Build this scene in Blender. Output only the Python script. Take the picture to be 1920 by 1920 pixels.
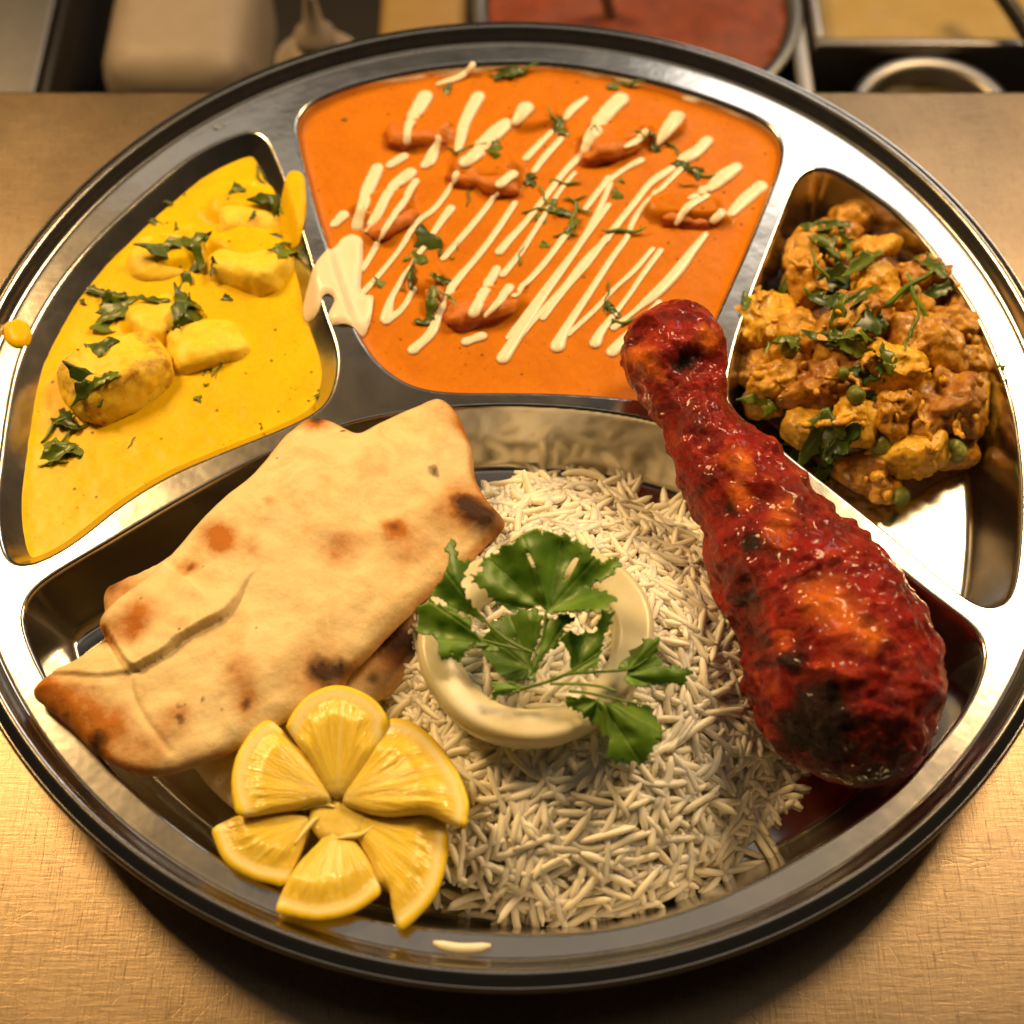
import bpy, math, random
import numpy as np
from mathutils import Vector, Matrix
from mathutils.bvhtree import BVHTree

random.seed(7)
RNG = np.random.default_rng(11)
scene = bpy.context.scene
for o in list(bpy.data.objects):
    bpy.data.objects.remove(o)

# ------------------------------------------------------------------ camera (all building is in centimetres)
FPX, PITCH, DIST = 2800.0, 1.0376934, 41.714
TGT = np.array([0.0195, -3.357, 2.9])
FW = np.array([0, math.cos(PITCH), -math.sin(PITCH)])
UP = np.array([0, math.sin(PITCH), math.cos(PITCH)])
RT = np.array([1.0, 0, 0])
CAM = TGT - FW * DIST
cd = bpy.data.cameras.new('camera')
cam = bpy.data.objects.new('camera', cd)
scene.collection.objects.link(cam)
cam.location = CAM * 0.01
cam.rotation_euler = (math.pi / 2 - PITCH, 0, 0)
cd.sensor_width = 36
cd.lens = FPX / 1920 * 36
cd.clip_start = 0.01
cd.clip_end = 50
cd.dof.use_dof = True
cd.dof.focus_distance = 0.412
cd.dof.aperture_fstop = 9
scene.camera = cam

# ------------------------------------------------------------------ world, lamps, exposure
world = bpy.data.worlds.new('World')
scene.world = world
world.use_nodes = True
bg = world.node_tree.nodes['Background']
bg.inputs[0].default_value = (1.0, 0.80, 0.56, 1)
bg.inputs[1].default_value = 0.016


def area(name, loc, target, sx, sy, power, col):
    l = bpy.data.lights.new(name, 'AREA')
    l.shape = 'RECTANGLE'
    l.size, l.size_y = sx * 0.01, sy * 0.01
    l.energy = power
    l.color = col
    o = bpy.data.objects.new(name, l)
    scene.collection.objects.link(o)
    o.location = Vector(loc) * 0.01
    o.rotation_euler = (Vector(target) - Vector(loc)).to_track_quat('-Z', 'Y').to_euler()
    return o


area('heat_lamp', (-52, 40, 74), (-3, -3, 0), 20, 26, 9.6, (1.0, 0.62, 0.25))
area('pass_lamp', (50, 44, 76), (3, -3, 0), 20, 28, 8.8, (1.0, 0.66, 0.32))
area('kitchen_light', (44, 104, 88), (0, 0, 0), 46, 30, 2.0, (1.0, 0.94, 0.86))
area('strip_light', (8, 81, 82), (0, -4, 0), 106, 6, 0.28, (1.0, 0.90, 0.76))
area('ceiling_light', (8, 30, 170), (0, -4, 0), 90, 70, 0.6, (1.0, 0.86, 0.70))

scene.view_settings.view_transform = 'Standard'
scene.view_settings.look = 'None'
scene.view_settings.exposure = 0.0
scene.view_settings.gamma = 1.0
scene.view_settings.use_curve_mapping = False
scene.render.engine = 'CYCLES'
scene.cycles.max_bounces = 8
scene.cycles.use_denoising = True


# ------------------------------------------------------------------ helpers
def U(px, py, z):
    """point at height z (cm) on the line of sight that the photograph gives"""
    px, py, z = np.broadcast_arrays(np.asarray(px, float), np.asarray(py, float), np.asarray(z, float))
    d = FW + RT * ((px - 960) / FPX)[..., None] + UP * ((960 - py) / FPX)[..., None]
    return CAM + d * ((z - CAM[2]) / d[..., 2])[..., None]


def PX(X):
    d = np.asarray(X) - CAM
    zc = d @ FW
    return np.stack([960 + FPX * (d @ RT) / zc, 960 - FPX * (d @ UP) / zc], -1), FPX / zc


def crop(pts, ox, oy, s):
    return [tuple([p[0] / s + ox, p[1] / s + oy] + list(p[2:])) for p in pts]


def _hash(ix, iy, iz, seed):
    h = (ix * 374761393 + iy * 668265263 + iz * 2147483647 + seed * 974634777) & 0xffffffff
    h = ((h ^ (h >> 13)) * 1274126177) & 0xffffffff
    h = h ^ (h >> 16)
    return (h & 0xffff) / 65535.0 * 2 - 1


def noise(p, seed=0):
    """value noise, p (n,3) -> about -1..1"""
    p = np.asarray(p, float)
    i = np.floor(p).astype(np.int64)
    f = p - i
    f = f * f * f * (f * (f * 6 - 15) + 10)
    r = 0
    for dx in (0, 1):
        for dy in (0, 1):
            for dz in (0, 1):
                w = (f[:, 0] if dx else 1 - f[:, 0]) * (f[:, 1] if dy else 1 - f[:, 1]) * (f[:, 2] if dz else 1 - f[:, 2])
                r = r + w * _hash(i[:, 0] + dx, i[:, 1] + dy, i[:, 2] + dz, seed)
    return r


def fbm(p, oct=4, seed=0, gain=0.5):
    p = np.asarray(p, float)
    r, a, t = 0, 1.0, 0
    for k in range(oct):
        r = r + a * noise(p * (2.03 ** k) + 7.3 * k, seed + k)
        t += a
        a *= gain
    return r / t


def worley(p, seed=0):
    p = np.asarray(p, float)
    i = np.floor(p).astype(np.int64)
    best = np.full(len(p), 9.0)
    for dx in (-1, 0, 1):
        for dy in (-1, 0, 1):
            for dz in (-1, 0, 1):
                c = i + np.array([dx, dy, dz])
                q = c + 0.5 + 0.42 * np.stack([_hash(c[:, 0], c[:, 1], c[:, 2], seed + k) for k in (1, 2, 3)], -1)
                best = np.minimum(best, ((p - q) ** 2).sum(1))
    return np.sqrt(best)


def sstep(a, b, x):
    t = np.clip((x - a) / (b - a), 0, 1)
    return t * t * (3 - 2 * t)


def xy3(xy, z=0.0):
    return np.concatenate([xy, np.full((len(xy), 1), z)], 1)


def smooth_loop(pts, n=300, it=6):
    """closed curve through pts, evenly resampled and softened"""
    P = np.asarray(pts, float)
    m = len(P)
    out = []
    for k in range(m):
        p0, p1, p2, p3 = P[k - 1], P[k], P[(k + 1) % m], P[(k + 2) % m]
        t = np.linspace(0, 1, 12, endpoint=False)[:, None]
        out.append(0.5 * (2 * p1 + (p2 - p0) * t + (2 * p0 - 5 * p1 + 4 * p2 - p3) * t ** 2 + (3 * p1 - p0 - 3 * p2 + p3) * t ** 3))
    Q = np.concatenate(out)

    def resample(Q):
        R = np.concatenate([Q, Q[:1]])
        L = np.concatenate([[0], np.cumsum(np.linalg.norm(np.diff(R, axis=0), axis=1))])
        u = np.linspace(0, L[-1], n, endpoint=False)
        return np.stack([np.interp(u, L, R[:, j]) for j in range(Q.shape[1])], -1)
    Q = resample(Q)
    for _ in range(it):
        Q = 0.5 * Q + 0.25 * (np.roll(Q, 1, 0) + np.roll(Q, -1, 0))
    return resample(Q)


def spline(pts, n):
    P = np.asarray(pts, float)
    if len(P) == 2:
        t = np.linspace(0, 1, n)[:, None]
        return P[0] * (1 - t) + P[1] * t
    P = np.concatenate([[2 * P[0] - P[1]], P, [2 * P[-1] - P[-2]]])
    m = len(P) - 3
    u = np.linspace(0, m - 1e-9, n)
    k = u.astype(int)
    t = (u - k)[:, None]
    p0, p1, p2, p3 = P[k], P[k + 1], P[k + 2], P[k + 3]
    return 0.5 * (2 * p1 + (p2 - p0) * t + (2 * p0 - 5 * p1 + 4 * p2 - p3) * t ** 2 + (3 * p1 - p0 - 3 * p2 + p3) * t ** 3)


def seg_dist(pts, A, B):
    """nearest distance and foot from pts (n,2) to segments A-B (m,2), in blocks"""
    pts = np.asarray(pts, float)
    D = np.empty(len(pts)); F = np.empty((len(pts), 2))
    AB = B - A
    L2 = np.maximum((AB ** 2).sum(1), 1e-12)
    for s in range(0, len(pts), 6000):
        p = pts[s:s + 6000]
        t = np.clip(((p[:, None, 0] - A[:, 0]) * AB[:, 0] + (p[:, None, 1] - A[:, 1]) * AB[:, 1]) / L2, 0, 1)
        fx = A[:, 0] + t * AB[:, 0]
        fy = A[:, 1] + t * AB[:, 1]
        d2 = (p[:, None, 0] - fx) ** 2 + (p[:, None, 1] - fy) ** 2
        i = d2.argmin(1)
        r = np.arange(len(p))
        D[s:s + 6000] = np.sqrt(d2[r, i])
        F[s:s + 6000, 0] = fx[r, i]; F[s:s + 6000, 1] = fy[r, i]
    return D, F


def poly_in(pts, loops):
    ins = np.zeros(len(pts), bool)
    x, y = pts[:, 0], pts[:, 1]
    for P in loops:
        Q = np.roll(P, -1, 0)
        for (ax, ay), (bx, by) in zip(P, Q):
            c = (ay > y) != (by > y)
            if c.any():
                ins ^= c & (x < (bx - ax) * (y - ay) / (by - ay if by != ay else 1e-12) + ax)
    return ins


def sdf(pts, loops):
    """negative inside"""
    A = np.concatenate(loops)
    B = np.concatenate([np.roll(P, -1, 0) for P in loops])
    D, F = seg_dist(pts, A, B)
    ins = poly_in(pts, loops)
    return np.where(ins, -D, D), F


def line_dist(pts, line):
    line = np.asarray(line, float)
    return seg_dist(pts, line[:-1], line[1:])[0]


ALL = {}


def mk(name, V, F, m, parent=None, label=None, cat=None, group=None, kind=None, attrs=None, smooth=True, origin=None):
    """one mesh object from world positions in cm"""
    V = np.asarray(V, float)
    if parent is not None:
        org = np.array(parent.location) * 100
    elif origin is not None:
        org = np.asarray(origin, float)
    else:
        org = np.array([V[:, 0].mean(), V[:, 1].mean(), V[:, 2].min()])
    me = bpy.data.meshes.new(name)
    if isinstance(F, np.ndarray):
        F = F.tolist()
    me.from_pydata(((V - org) * 0.01).tolist(), [], F)
    if smooth:
        me.shade_smooth()
    for k, a in (attrs or {}).items():
        a = np.asarray(a, float)
        if a.ndim == 1:
            at = me.attributes.new(k, 'FLOAT', 'POINT')
            at.data.foreach_set('value', a.astype(np.float32))
        else:
            at = me.attributes.new(k, 'FLOAT_VECTOR', 'POINT')
            at.data.foreach_set('vector', a.astype(np.float32).ravel())
    me.materials.append(m)
    o = bpy.data.objects.new(name, me)
    scene.collection.objects.link(o)
    if parent is not None:
        o.parent = parent
    else:
        o.location = org * 0.01
    tag(o, label, cat, group, kind)
    return o


def tag(o, label=None, cat=None, group=None, kind=None):
    for k, v in (('label', label), ('category', cat), ('group', group), ('kind', kind)):
        if v:
            o[k] = v


def thing(name, loc, label, cat, group=None):
    o = bpy.data.objects.new(name, None)
    o.empty_display_size = 0.01
    o.location = np.asarray(loc, float) * 0.01
    scene.collection.objects.link(o)
    tag(o, label, cat, group)
    return o


def sheet(loops, res, ztop, zbot=None):
    """closed slab with a clean outline: top and bottom share the rim; ztop/zbot(xy, depth_from_edge)"""
    loops = [np.asarray(L, float)[:, :2] for L in (loops if isinstance(loops, list) else [loops])]
    lo = loops[0].min(0) - res * 1.5
    hi = loops[0].max(0) + res * 1.5
    nx, ny = int((hi[0] - lo[0]) / res) + 2, int((hi[1] - lo[1]) / res) + 2
    X, Y = np.meshgrid(lo[0] + res * np.arange(nx), lo[1] + res * np.arange(ny))
    P = np.stack([X.ravel(), Y.ravel()], -1)
    sd, foot = sdf(P, loops)
    ins = sd < 0
    idx = np.arange(nx * ny).reshape(ny, nx)
    c = np.stack([idx[:-1, :-1], idx[:-1, 1:], idx[1:, 1:], idx[1:, :-1]], -1).reshape(-1, 4)
    c = c[ins[c].any(1)]
    snap = ~ins
    near = ins & (-sd < res * 0.3)
    P = np.where((snap | near)[:, None], foot, P)
    d = np.where(snap | near, 0, -sd)
    used = np.unique(c)
    re = np.full(nx * ny, -1)
    re[used] = np.arange(len(used))
    c = re[c]
    P, d = P[used], d[used]
    T = np.concatenate([P, ztop(P, d)[:, None]], 1)
    if zbot is None:
        return T, [list(dict.fromkeys(q)) for q in c.tolist()], P, d, np.ones(len(P))
    zb = zbot(P, d)
    inner = np.where(d > 0)[0]
    rb = np.arange(len(P))
    rb[inner] = len(P) + np.arange(len(inner))
    B = np.concatenate([P[inner], zb[inner][:, None]], 1)
    V = np.concatenate([T, B])
    F = c.tolist() + rb[c][:, ::-1].tolist()
    return V, F, np.concatenate([P, P[inner]]), np.concatenate([d, d[inner]]), np.concatenate([np.ones(len(P)), np.zeros(len(inner))])


def lathe(prof, n=128, c=(0, 0, 0), close=False):
    prof = np.asarray(prof, float)
    a = np.linspace(0, 2 * np.pi, n, endpoint=False)
    V = np.stack([np.outer(prof[:, 0], np.cos(a)), np.outer(prof[:, 0], np.sin(a)), np.repeat(prof[:, 1:2], n, 1)], -1).reshape(-1, 3) + np.asarray(c)
    k = len(prof)
    F = []
    for i in range(k if close else k - 1):
        i2 = (i + 1) % k
        A = i * n + np.arange(n)
        Bq = i2 * n + np.arange(n)
        F += np.stack([A, np.roll(A, -1), np.roll(Bq, -1), Bq], -1).tolist()
    return V, F


def tube(path, rad, n=10, flat=1.0, upv=(0, 0, 1), cap=True):
    """tapered tube along path; flat squashes it along the local up"""
    P = np.asarray(path, float)
    rad = np.broadcast_to(np.asarray(rad, float), (len(P),))
    T = np.gradient(P, axis=0)
    T /= np.linalg.norm(T, axis=1)[:, None] + 1e-12
    upv = np.asarray(upv, float)
    S = np.cross(T, upv)
    S /= np.linalg.norm(S, axis=1)[:, None] + 1e-9
    N = np.cross(S, T)
    a = np.linspace(0, 2 * np.pi, n, endpoint=False)
    V = (P[:, None] + rad[:, None, None] * (np.cos(a)[None, :, None] * S[:, None] + flat * np.sin(a)[None, :, None] * N[:, None])).reshape(-1, 3)
    F = []
    for i in range(len(P) - 1):
        A = i * n + np.arange(n)
        F += np.stack([A, np.roll(A, -1), np.roll(A, -1) + n, A + n], -1).tolist()
    if cap:
        F.append(list(range(n))[::-1])
        F.append([(len(P) - 1) * n + k for k in range(n)])
    return V, F


_ico = {}


def ico(sub):
    if sub not in _ico:
        import bmesh
        bm = bmesh.new()
        bmesh.ops.create_icosphere(bm, subdivisions=sub, radius=1)
        bm.verts.ensure_lookup_table()
        _ico[sub] = (np.array([v.co[:] for v in bm.verts]), [[v.index for v in f.verts] for f in bm.faces])
        bm.free()
    return _ico[sub]


def rot(ax, ay, az):
    return np.array((Matrix.Rotation(az, 3, 'Z') @ Matrix.Rotation(ay, 3, 'Y') @ Matrix.Rotation(ax, 3, 'X')))


def bvh(objs):
    """one ray target (cm) from finished mesh objects"""
    V, F = [], []
    for o in objs:
        n = len(V)
        off = np.array(o.location) * 100 if o.parent is None else np.array(o.parent.location) * 100
        me = o.data
        co = np.empty(len(me.vertices) * 3, np.float32)
        me.vertices.foreach_get('co', co)
        V += (co.reshape(-1, 3) * 100 + off).tolist()
        F += [[n + k for k in p.vertices] for p in me.polygons]
    return BVHTree.FromPolygons(V, F)


def hit(tree, px, py):
    d = FW + RT * (px - 960) / FPX + UP * (960 - py) / FPX
    d = d / np.linalg.norm(d)
    r = tree.ray_cast(Vector(CAM), Vector(d))
    if r[0] is None:
        return None, None
    n = np.array(r[1])
    if n @ d > 0:
        n = -n
    return np.array(r[0]), n


def drop(tree, x, y, z=12.0):
    r = tree.ray_cast(Vector((x, y, z)), Vector((0, 0, -1)))
    return None if r[0] is None else r[0].z


# ------------------------------------------------------------------ materials
class NT:
    def __init__(s, name):
        s.m = bpy.data.materials.new(name)
        s.m.use_nodes = True
        s.t = s.m.node_tree
        s.b = s.t.nodes['Principled BSDF']

    def n(s, typ, **kw):
        x = s.t.nodes.new(typ)
        for k, v in kw.items():
            setattr(x, k, v)
        return x

    def l(s, a, b):
        s.t.links.new(a, b)

    def coord(s, scale=(1, 1, 1), rotz=0.0):
        """object coordinates in cm"""
        c = s.n('ShaderNodeTexCoord')
        mp = s.n('ShaderNodeMapping')
        mp.inputs['Scale'].default_value = [100 * k for k in scale]
        mp.inputs['Rotation'].default_value = (0, 0, rotz)
        s.l(c.outputs['Object'], mp.inputs[0])
        return mp.outputs[0]

    def noise(s, scale, detail=4, rough=0.55, vec=None, dist=0.0):
        x = s.n('ShaderNodeTexNoise')
        x.inputs['Scale'].default_value = scale
        x.inputs['Detail'].default_value = detail
        x.inputs['Roughness'].default_value = rough
        x.inputs['Distortion'].default_value = dist
        s.l(vec if vec is not None else s.coord(), x.inputs['Vector'])
        return x.outputs[0]

    def voro(s, scale, vec=None, feature='F1', rnd=1.0):
        x = s.n('ShaderNodeTexVoronoi', feature=feature)
        x.inputs['Scale'].default_value = scale
        x.inputs['Randomness'].default_value = rnd
        s.l(vec if vec is not None else s.coord(), x.inputs['Vector'])
        return x.outputs[0]

    def attr(s, name, vec=False):
        a = s.n('ShaderNodeAttribute', attribute_name=name)
        return a.outputs['Vector'] if vec else a.outputs['Fac']

    def ramp(s, fac, stops):
        r = s.n('ShaderNodeValToRGB')
        e = r.color_ramp.elements
        while len(e) < len(stops):
            e.new(0.5)
        for k, (p, c) in enumerate(stops):
            e[k].position = p
            e[k].color = (c, c, c, 1) if not isinstance(c, tuple) else tuple(c) + (1,)
        s.l(fac, r.inputs[0])
        return r.outputs[0]

    def mix(s, fac, a, b, mode='MIX'):
        x = s.n('ShaderNodeMix', data_type='RGBA', blend_type=mode)
        for sock, v in ((x.inputs[0], fac), (x.inputs[6], a), (x.inputs[7], b)):
            if isinstance(v, (int, float)):
                sock.default_value = v
            elif isinstance(v, tuple):
                sock.default_value = v + (1,)
            else:
                s.l(v, sock)
        return x.outputs[2]

    def math(s, op, a, b=0.0, clamp=False):
        x = s.n('ShaderNodeMath', operation=op, use_clamp=clamp)
        for sock, v in ((x.inputs[0], a), (x.inputs[1], b)):
            if isinstance(v, (int, float)):
                sock.default_value = v
            else:
                s.l(v, sock)
        return x.outputs[0]

    def bump(s, h, strength, dist_cm):
        x = s.n('ShaderNodeBump')
        x.inputs['Strength'].default_value = strength
        x.inputs['Distance'].default_value = dist_cm * 0.01
        s.l(h, x.inputs['Height'])
        if s.b.inputs['Normal'].is_linked:
            s.l(s.b.inputs['Normal'].links[0].from_socket, x.inputs['Normal'])
        s.l(x.outputs[0], s.b.inputs['Normal'])

    def put(s, **kw):
        for k, v in kw.items():
            i = s.b.inputs[k.replace('_', ' ')]
            if isinstance(v, (int, float)):
                i.default_value = v
            elif isinstance(v, tuple):
                i.default_value = v + (1,) if i.type == 'RGBA' else v
            else:
                s.l(v, i)
        return s

    def sss(s, w, r, scale_cm=1.0):
        s.b.inputs['Subsurface Weight'].default_value = w
        s.b.inputs['Subsurface Radius'].default_value = r
        s.b.inputs['Subsurface Scale'].default_value = 0.01 * scale_cm


def m_steel():
    s = NT('polished_steel')
    n = s.noise(0.7, 3)
    f = s.noise(1.4, 4, 0.6)
    s.put(Metallic=1.0, Base_Color=s.mix(n, (0.50, 0.48, 0.45), (0.60, 0.58, 0.55)))
    s.put(Roughness=s.math('ADD', s.math('MULTIPLY', s.ramp(f, [(0.35, 0.0), (0.75, 1.0)]), 0.02), 0.19))
    s.bump(n, 0.06, 0.25)
    return s.m


def m_counter():
    s = NT('brushed_counter_steel')
    big = s.noise(0.25, 4, 0.6)
    hx = s.noise(1.0, 3, 0.7, s.coord((9, 0.9, 1), 0.05))
    hy = s.noise(1.0, 3, 0.7, s.coord((0.9, 9, 1), 0.04))
    fx = s.noise(1.0, 2, 0.7, s.coord((16, 1.3, 1), 0.12))
    fy = s.noise(1.0, 2, 0.7, s.coord((1.3, 16, 1), -0.1))
    dx = s.ramp(fx, [(0.60, 0.0), (0.70, 1.0)])
    dy = s.ramp(fy, [(0.60, 0.0), (0.70, 1.0)])
    d = s.math('MAXIMUM', dx, dy)
    base = s.mix(big, (0.28, 0.205, 0.13), (0.43, 0.335, 0.23))
    base = s.mix(s.math('MULTIPLY', d, 0.5), base, (0.12, 0.085, 0.05))
    stain = s.ramp(s.noise(0.45, 8, 0.7, s.coord((1, 1.3, 1), 0.5), 1.2), [(0.48, 0.0), (0.70, 1.0)])
    base = s.mix(s.math('MULTIPLY', stain, 0.6), base, (0.30, 0.24, 0.17))
    s.put(Metallic=1.0, Base_Color=base)
    s.put(Roughness=s.math('ADD', s.math('MULTIPLY', big, 0.16), 0.34))
    s.bump(hx, 0.30, 0.02)
    s.bump(hy, 0.30, 0.02)
    for an in (0.8, -0.7, 2.2):
        s.bump(s.ramp(s.noise(1.0, 2, 0.6, s.coord((14, 0.6, 1), an)), [(0.55, 0.0), (0.75, 1.0)]), 0.13, 0.02)
    sc = s.n('ShaderNodeTexVoronoi', feature='DISTANCE_TO_EDGE')
    sc.inputs['Scale'].default_value = 0.9
    s.l(s.coord((1, 2.6, 1), 0.9), sc.inputs['Vector'])
    s.bump(s.ramp(sc.outputs[0], [(0.0, 0.0), (0.015, 1.0)]), 0.10, 0.02)
    return s.m


def m_sauce(name, base, dark, speck, lite, rough=0.33):
    s = NT(name)
    n = s.noise(0.8, 4, 0.6, None, 0.6)
    c = s.mix(s.ramp(n, [(0.3, 0.0), (0.7, 1.0)]), dark, base)
    fine = s.ramp(s.noise(6, 3, 0.6), [(0.45, 0.0), (0.7, 1.0)])
    c = s.mix(s.math('MULTIPLY', fine, 0.25), c, lite)
    v = s.voro(1.9)
    sp = s.math('MULTIPLY', s.ramp(v, [(0.08, 1.0), (0.13, 0.0)]), s.ramp(s.noise(1.7, 1), [(0.45, 0.0), (0.55, 1.0)]))
    c = s.mix(s.math('MULTIPLY', sp, 0.85), c, speck)
    v2 = s.voro(4.5)
    sp2 = s.math('MULTIPLY', s.ramp(v2, [(0.10, 1.0), (0.17, 0.0)]), s.ramp(s.noise(2.3, 1), [(0.5, 0.0), (0.6, 1.0)]))
    c = s.mix(s.math('MULTIPLY', sp2, 0.5), c, speck)
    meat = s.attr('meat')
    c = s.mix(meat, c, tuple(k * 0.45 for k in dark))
    s.put(Base_Color=c, Roughness=rough, Specular_IOR_Level=0.14)
    s.sss(0.12, (0.5, 0.25, 0.06), 0.2)
    s.bump(s.noise(3.5, 4, 0.6), 0.12, 0.05)
    s.bump(s.noise(22, 3, 0.6), 0.08, 0.01)
    return s.m


def m_cream():
    s = NT('cream')
    s.put(Base_Color=(0.90, 0.77, 0.59), Roughness=0.32)
    s.sss(0.3, (0.6, 0.4, 0.2), 0.2)
    s.bump(s.noise(5, 2), 0.1, 0.03)
    return s.m


def m_herb(name='herb_green', a=(0.035, 0.068, 0.004), b=(0.17, 0.23, 0.014)):
    s = NT(name)
    n = s.noise(2.2, 4, 0.6)
    r = s.n('ShaderNodeObjectInfo').outputs['Random']
    f = s.math('ADD', s.math('MULTIPLY', n, 0.7), s.math('MULTIPLY', s.math('SUBTRACT', r, 0.5), 0.5), True)
    s.put(Base_Color=s.mix(s.ramp(f, [(0.2, 0.0), (0.7, 1.0)]), a, b), Roughness=0.34)
    s.bump(s.noise(9, 3), 0.25, 0.03)
    return s.m


def m_leaf():
    s = NT('fresh_coriander_leaf')
    n = s.noise(1.2, 4, 0.6)
    v = s.attr('vein')
    c = s.mix(s.ramp(n, [(0.3, 0.0), (0.7, 1.0)]), (0.055, 0.14, 0.010), (0.15, 0.28, 0.025))
    c = s.mix(s.math('MULTIPLY', v, 0.35), c, (0.24, 0.38, 0.08))
    s.put(Base_Color=c, Roughness=0.42)
    s.sss(0.2, (0.25, 0.6, 0.06), 0.12)
    s.bump(v, 0.4, 0.03)
    s.bump(s.noise(6, 3), 0.2, 0.04)
    return s.m


def m_rice():
    s = NT('boiled_rice')
    r = s.n('ShaderNodeObjectInfo').outputs['Random']
    g = s.attr('tint')
    f = s.math('ADD', s.math('MULTIPLY', r, 0.4), s.math('MULTIPLY', g, 0.6))
    s.put(Base_Color=s.mix(f, (0.91, 0.83, 0.64), (0.97, 0.93, 0.80)), Roughness=0.38)
    s.sss(0.55, (0.7, 0.6, 0.45), 0.22)
    s.bump(s.noise(14, 2), 0.12, 0.01)
    return s.m


def m_naan():
    s = NT('baked_naan')
    burn, toast = s.attr('burn'), s.attr('toast')
    n = s.noise(0.9, 5, 0.6)
    c = s.mix(n, (0.76, 0.57, 0.26), (0.86, 0.73, 0.43))
    c = s.mix(s.math('MULTIPLY', s.ramp(s.noise(0.75, 6, 0.72, None, 0.8), [(0.48, 0.0), (0.75, 1.0)]), 0.5), c, (0.62, 0.31, 0.06))
    tn = s.math('MULTIPLY', toast, s.math('ADD', s.noise(3.2, 5, 0.7), 0.45), True)
    c = s.mix(s.ramp(tn, [(0.10, 0.0), (0.7, 1.0)]), c, (0.44, 0.15, 0.014))
    bn = s.math('MULTIPLY', burn, s.math('ADD', s.noise(3.5, 4, 0.7), 0.5), True)
    c = s.mix(s.ramp(bn, [(0.12, 0.0), (0.45, 0.55), (1.0, 0.97)]), c, (0.04, 0.014, 0.006))
    v = s.voro(1.3)
    sp = s.math('MULTIPLY', s.ramp(v, [(0.03, 1.0), (0.07, 0.0)]), s.ramp(s.noise(0.9, 1), [(0.45, 0.0), (0.55, 1.0)]))
    c = s.mix(s.math('MULTIPLY', sp, 0.7), c, (0.25, 0.09, 0.02))
    s.put(Base_Color=c, Roughness=0.6, Specular_IOR_Level=0.2)
    s.sss(0.12, (0.5, 0.3, 0.12), 0.2)
    s.bump(s.noise(1.6, 5, 0.6), 0.45, 0.14)
    s.bump(s.noise(11, 4, 0.65), 0.22, 0.02)
    return s.m


def m_lemon():
    s = NT('lemon')
    ra = s.attr('rind')     # cm in from the skin edge, 0 on the underside
    uv = s.attr('flesh', True)
    mp = s.n('ShaderNodeMapping')
    mp.inputs['Scale'].default_value = (9.0, 1.1, 1.0)
    s.l(uv, mp.inputs[0])
    ves = s.noise(1.0, 3, 0.6, mp.outputs[0])
    mp2 = s.n('ShaderNodeMapping')
    mp2.inputs['Scale'].default_value = (22.0, 3.5, 1.0)
    s.l(uv, mp2.inputs[0])
    ves2 = s.noise(1.0, 2, 0.6, mp2.outputs[0])
    fl = s.mix(s.ramp(ves, [(0.3, 0.0), (0.7, 1.0)]), (0.80, 0.55, 0.03), (0.88, 0.69, 0.12))
    fl = s.mix(s.ramp(ves2, [(0.58, 0.0), (0.72, 1.0)]), fl, (0.93, 0.77, 0.24))
    fl = s.mix(s.math('MULTIPLY', s.attr('wall'), 0.6), fl, (0.92, 0.76, 0.28))
    rw = s.math('ADD', ra, s.math('MULTIPLY', s.math('SUBTRACT', s.noise(3, 2), 0.5), 0.10))
    pith = s.ramp(rw, [(0.0, 0.0), (0.24, 0.0), (0.46, 1.0)])
    c = s.mix(pith, (0.89, 0.76, 0.34), fl)
    skin = s.ramp(rw, [(0.10, 0.0), (0.20, 1.0)])
    c = s.mix(skin, (0.86, 0.63, 0.02), c)
    s.put(Base_Color=c)
    s.put(Roughness=s.mix(pith, (0.42, 0.42, 0.42), (0.10, 0.10, 0.10)))
    s.sss(0.35, (0.8, 0.5, 0.08), 0.35)
    s.bump(s.math('MULTIPLY', s.math('ADD', ves, ves2), pith), 0.45, 0.07)
    s.bump(s.noise(10, 2), 0.12, 0.03)
    return s.m


def m_onion():
    s = NT('raw_onion')
    n = s.noise(1.0, 4, 0.6, s.coord((0.8, 0.8, 1.2)))
    s.put(Base_Color=s.mix(s.ramp(n, [(0.3, 0.0), (0.7, 1.0)]), (0.76, 0.69, 0.42), (0.88, 0.84, 0.62)), Roughness=0.3, Transmission_Weight=0.15)
    s.sss(0.5, (0.7, 0.55, 0.25), 0.5)
    s.bump(n, 0.12, 0.05)
    return s.m


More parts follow.
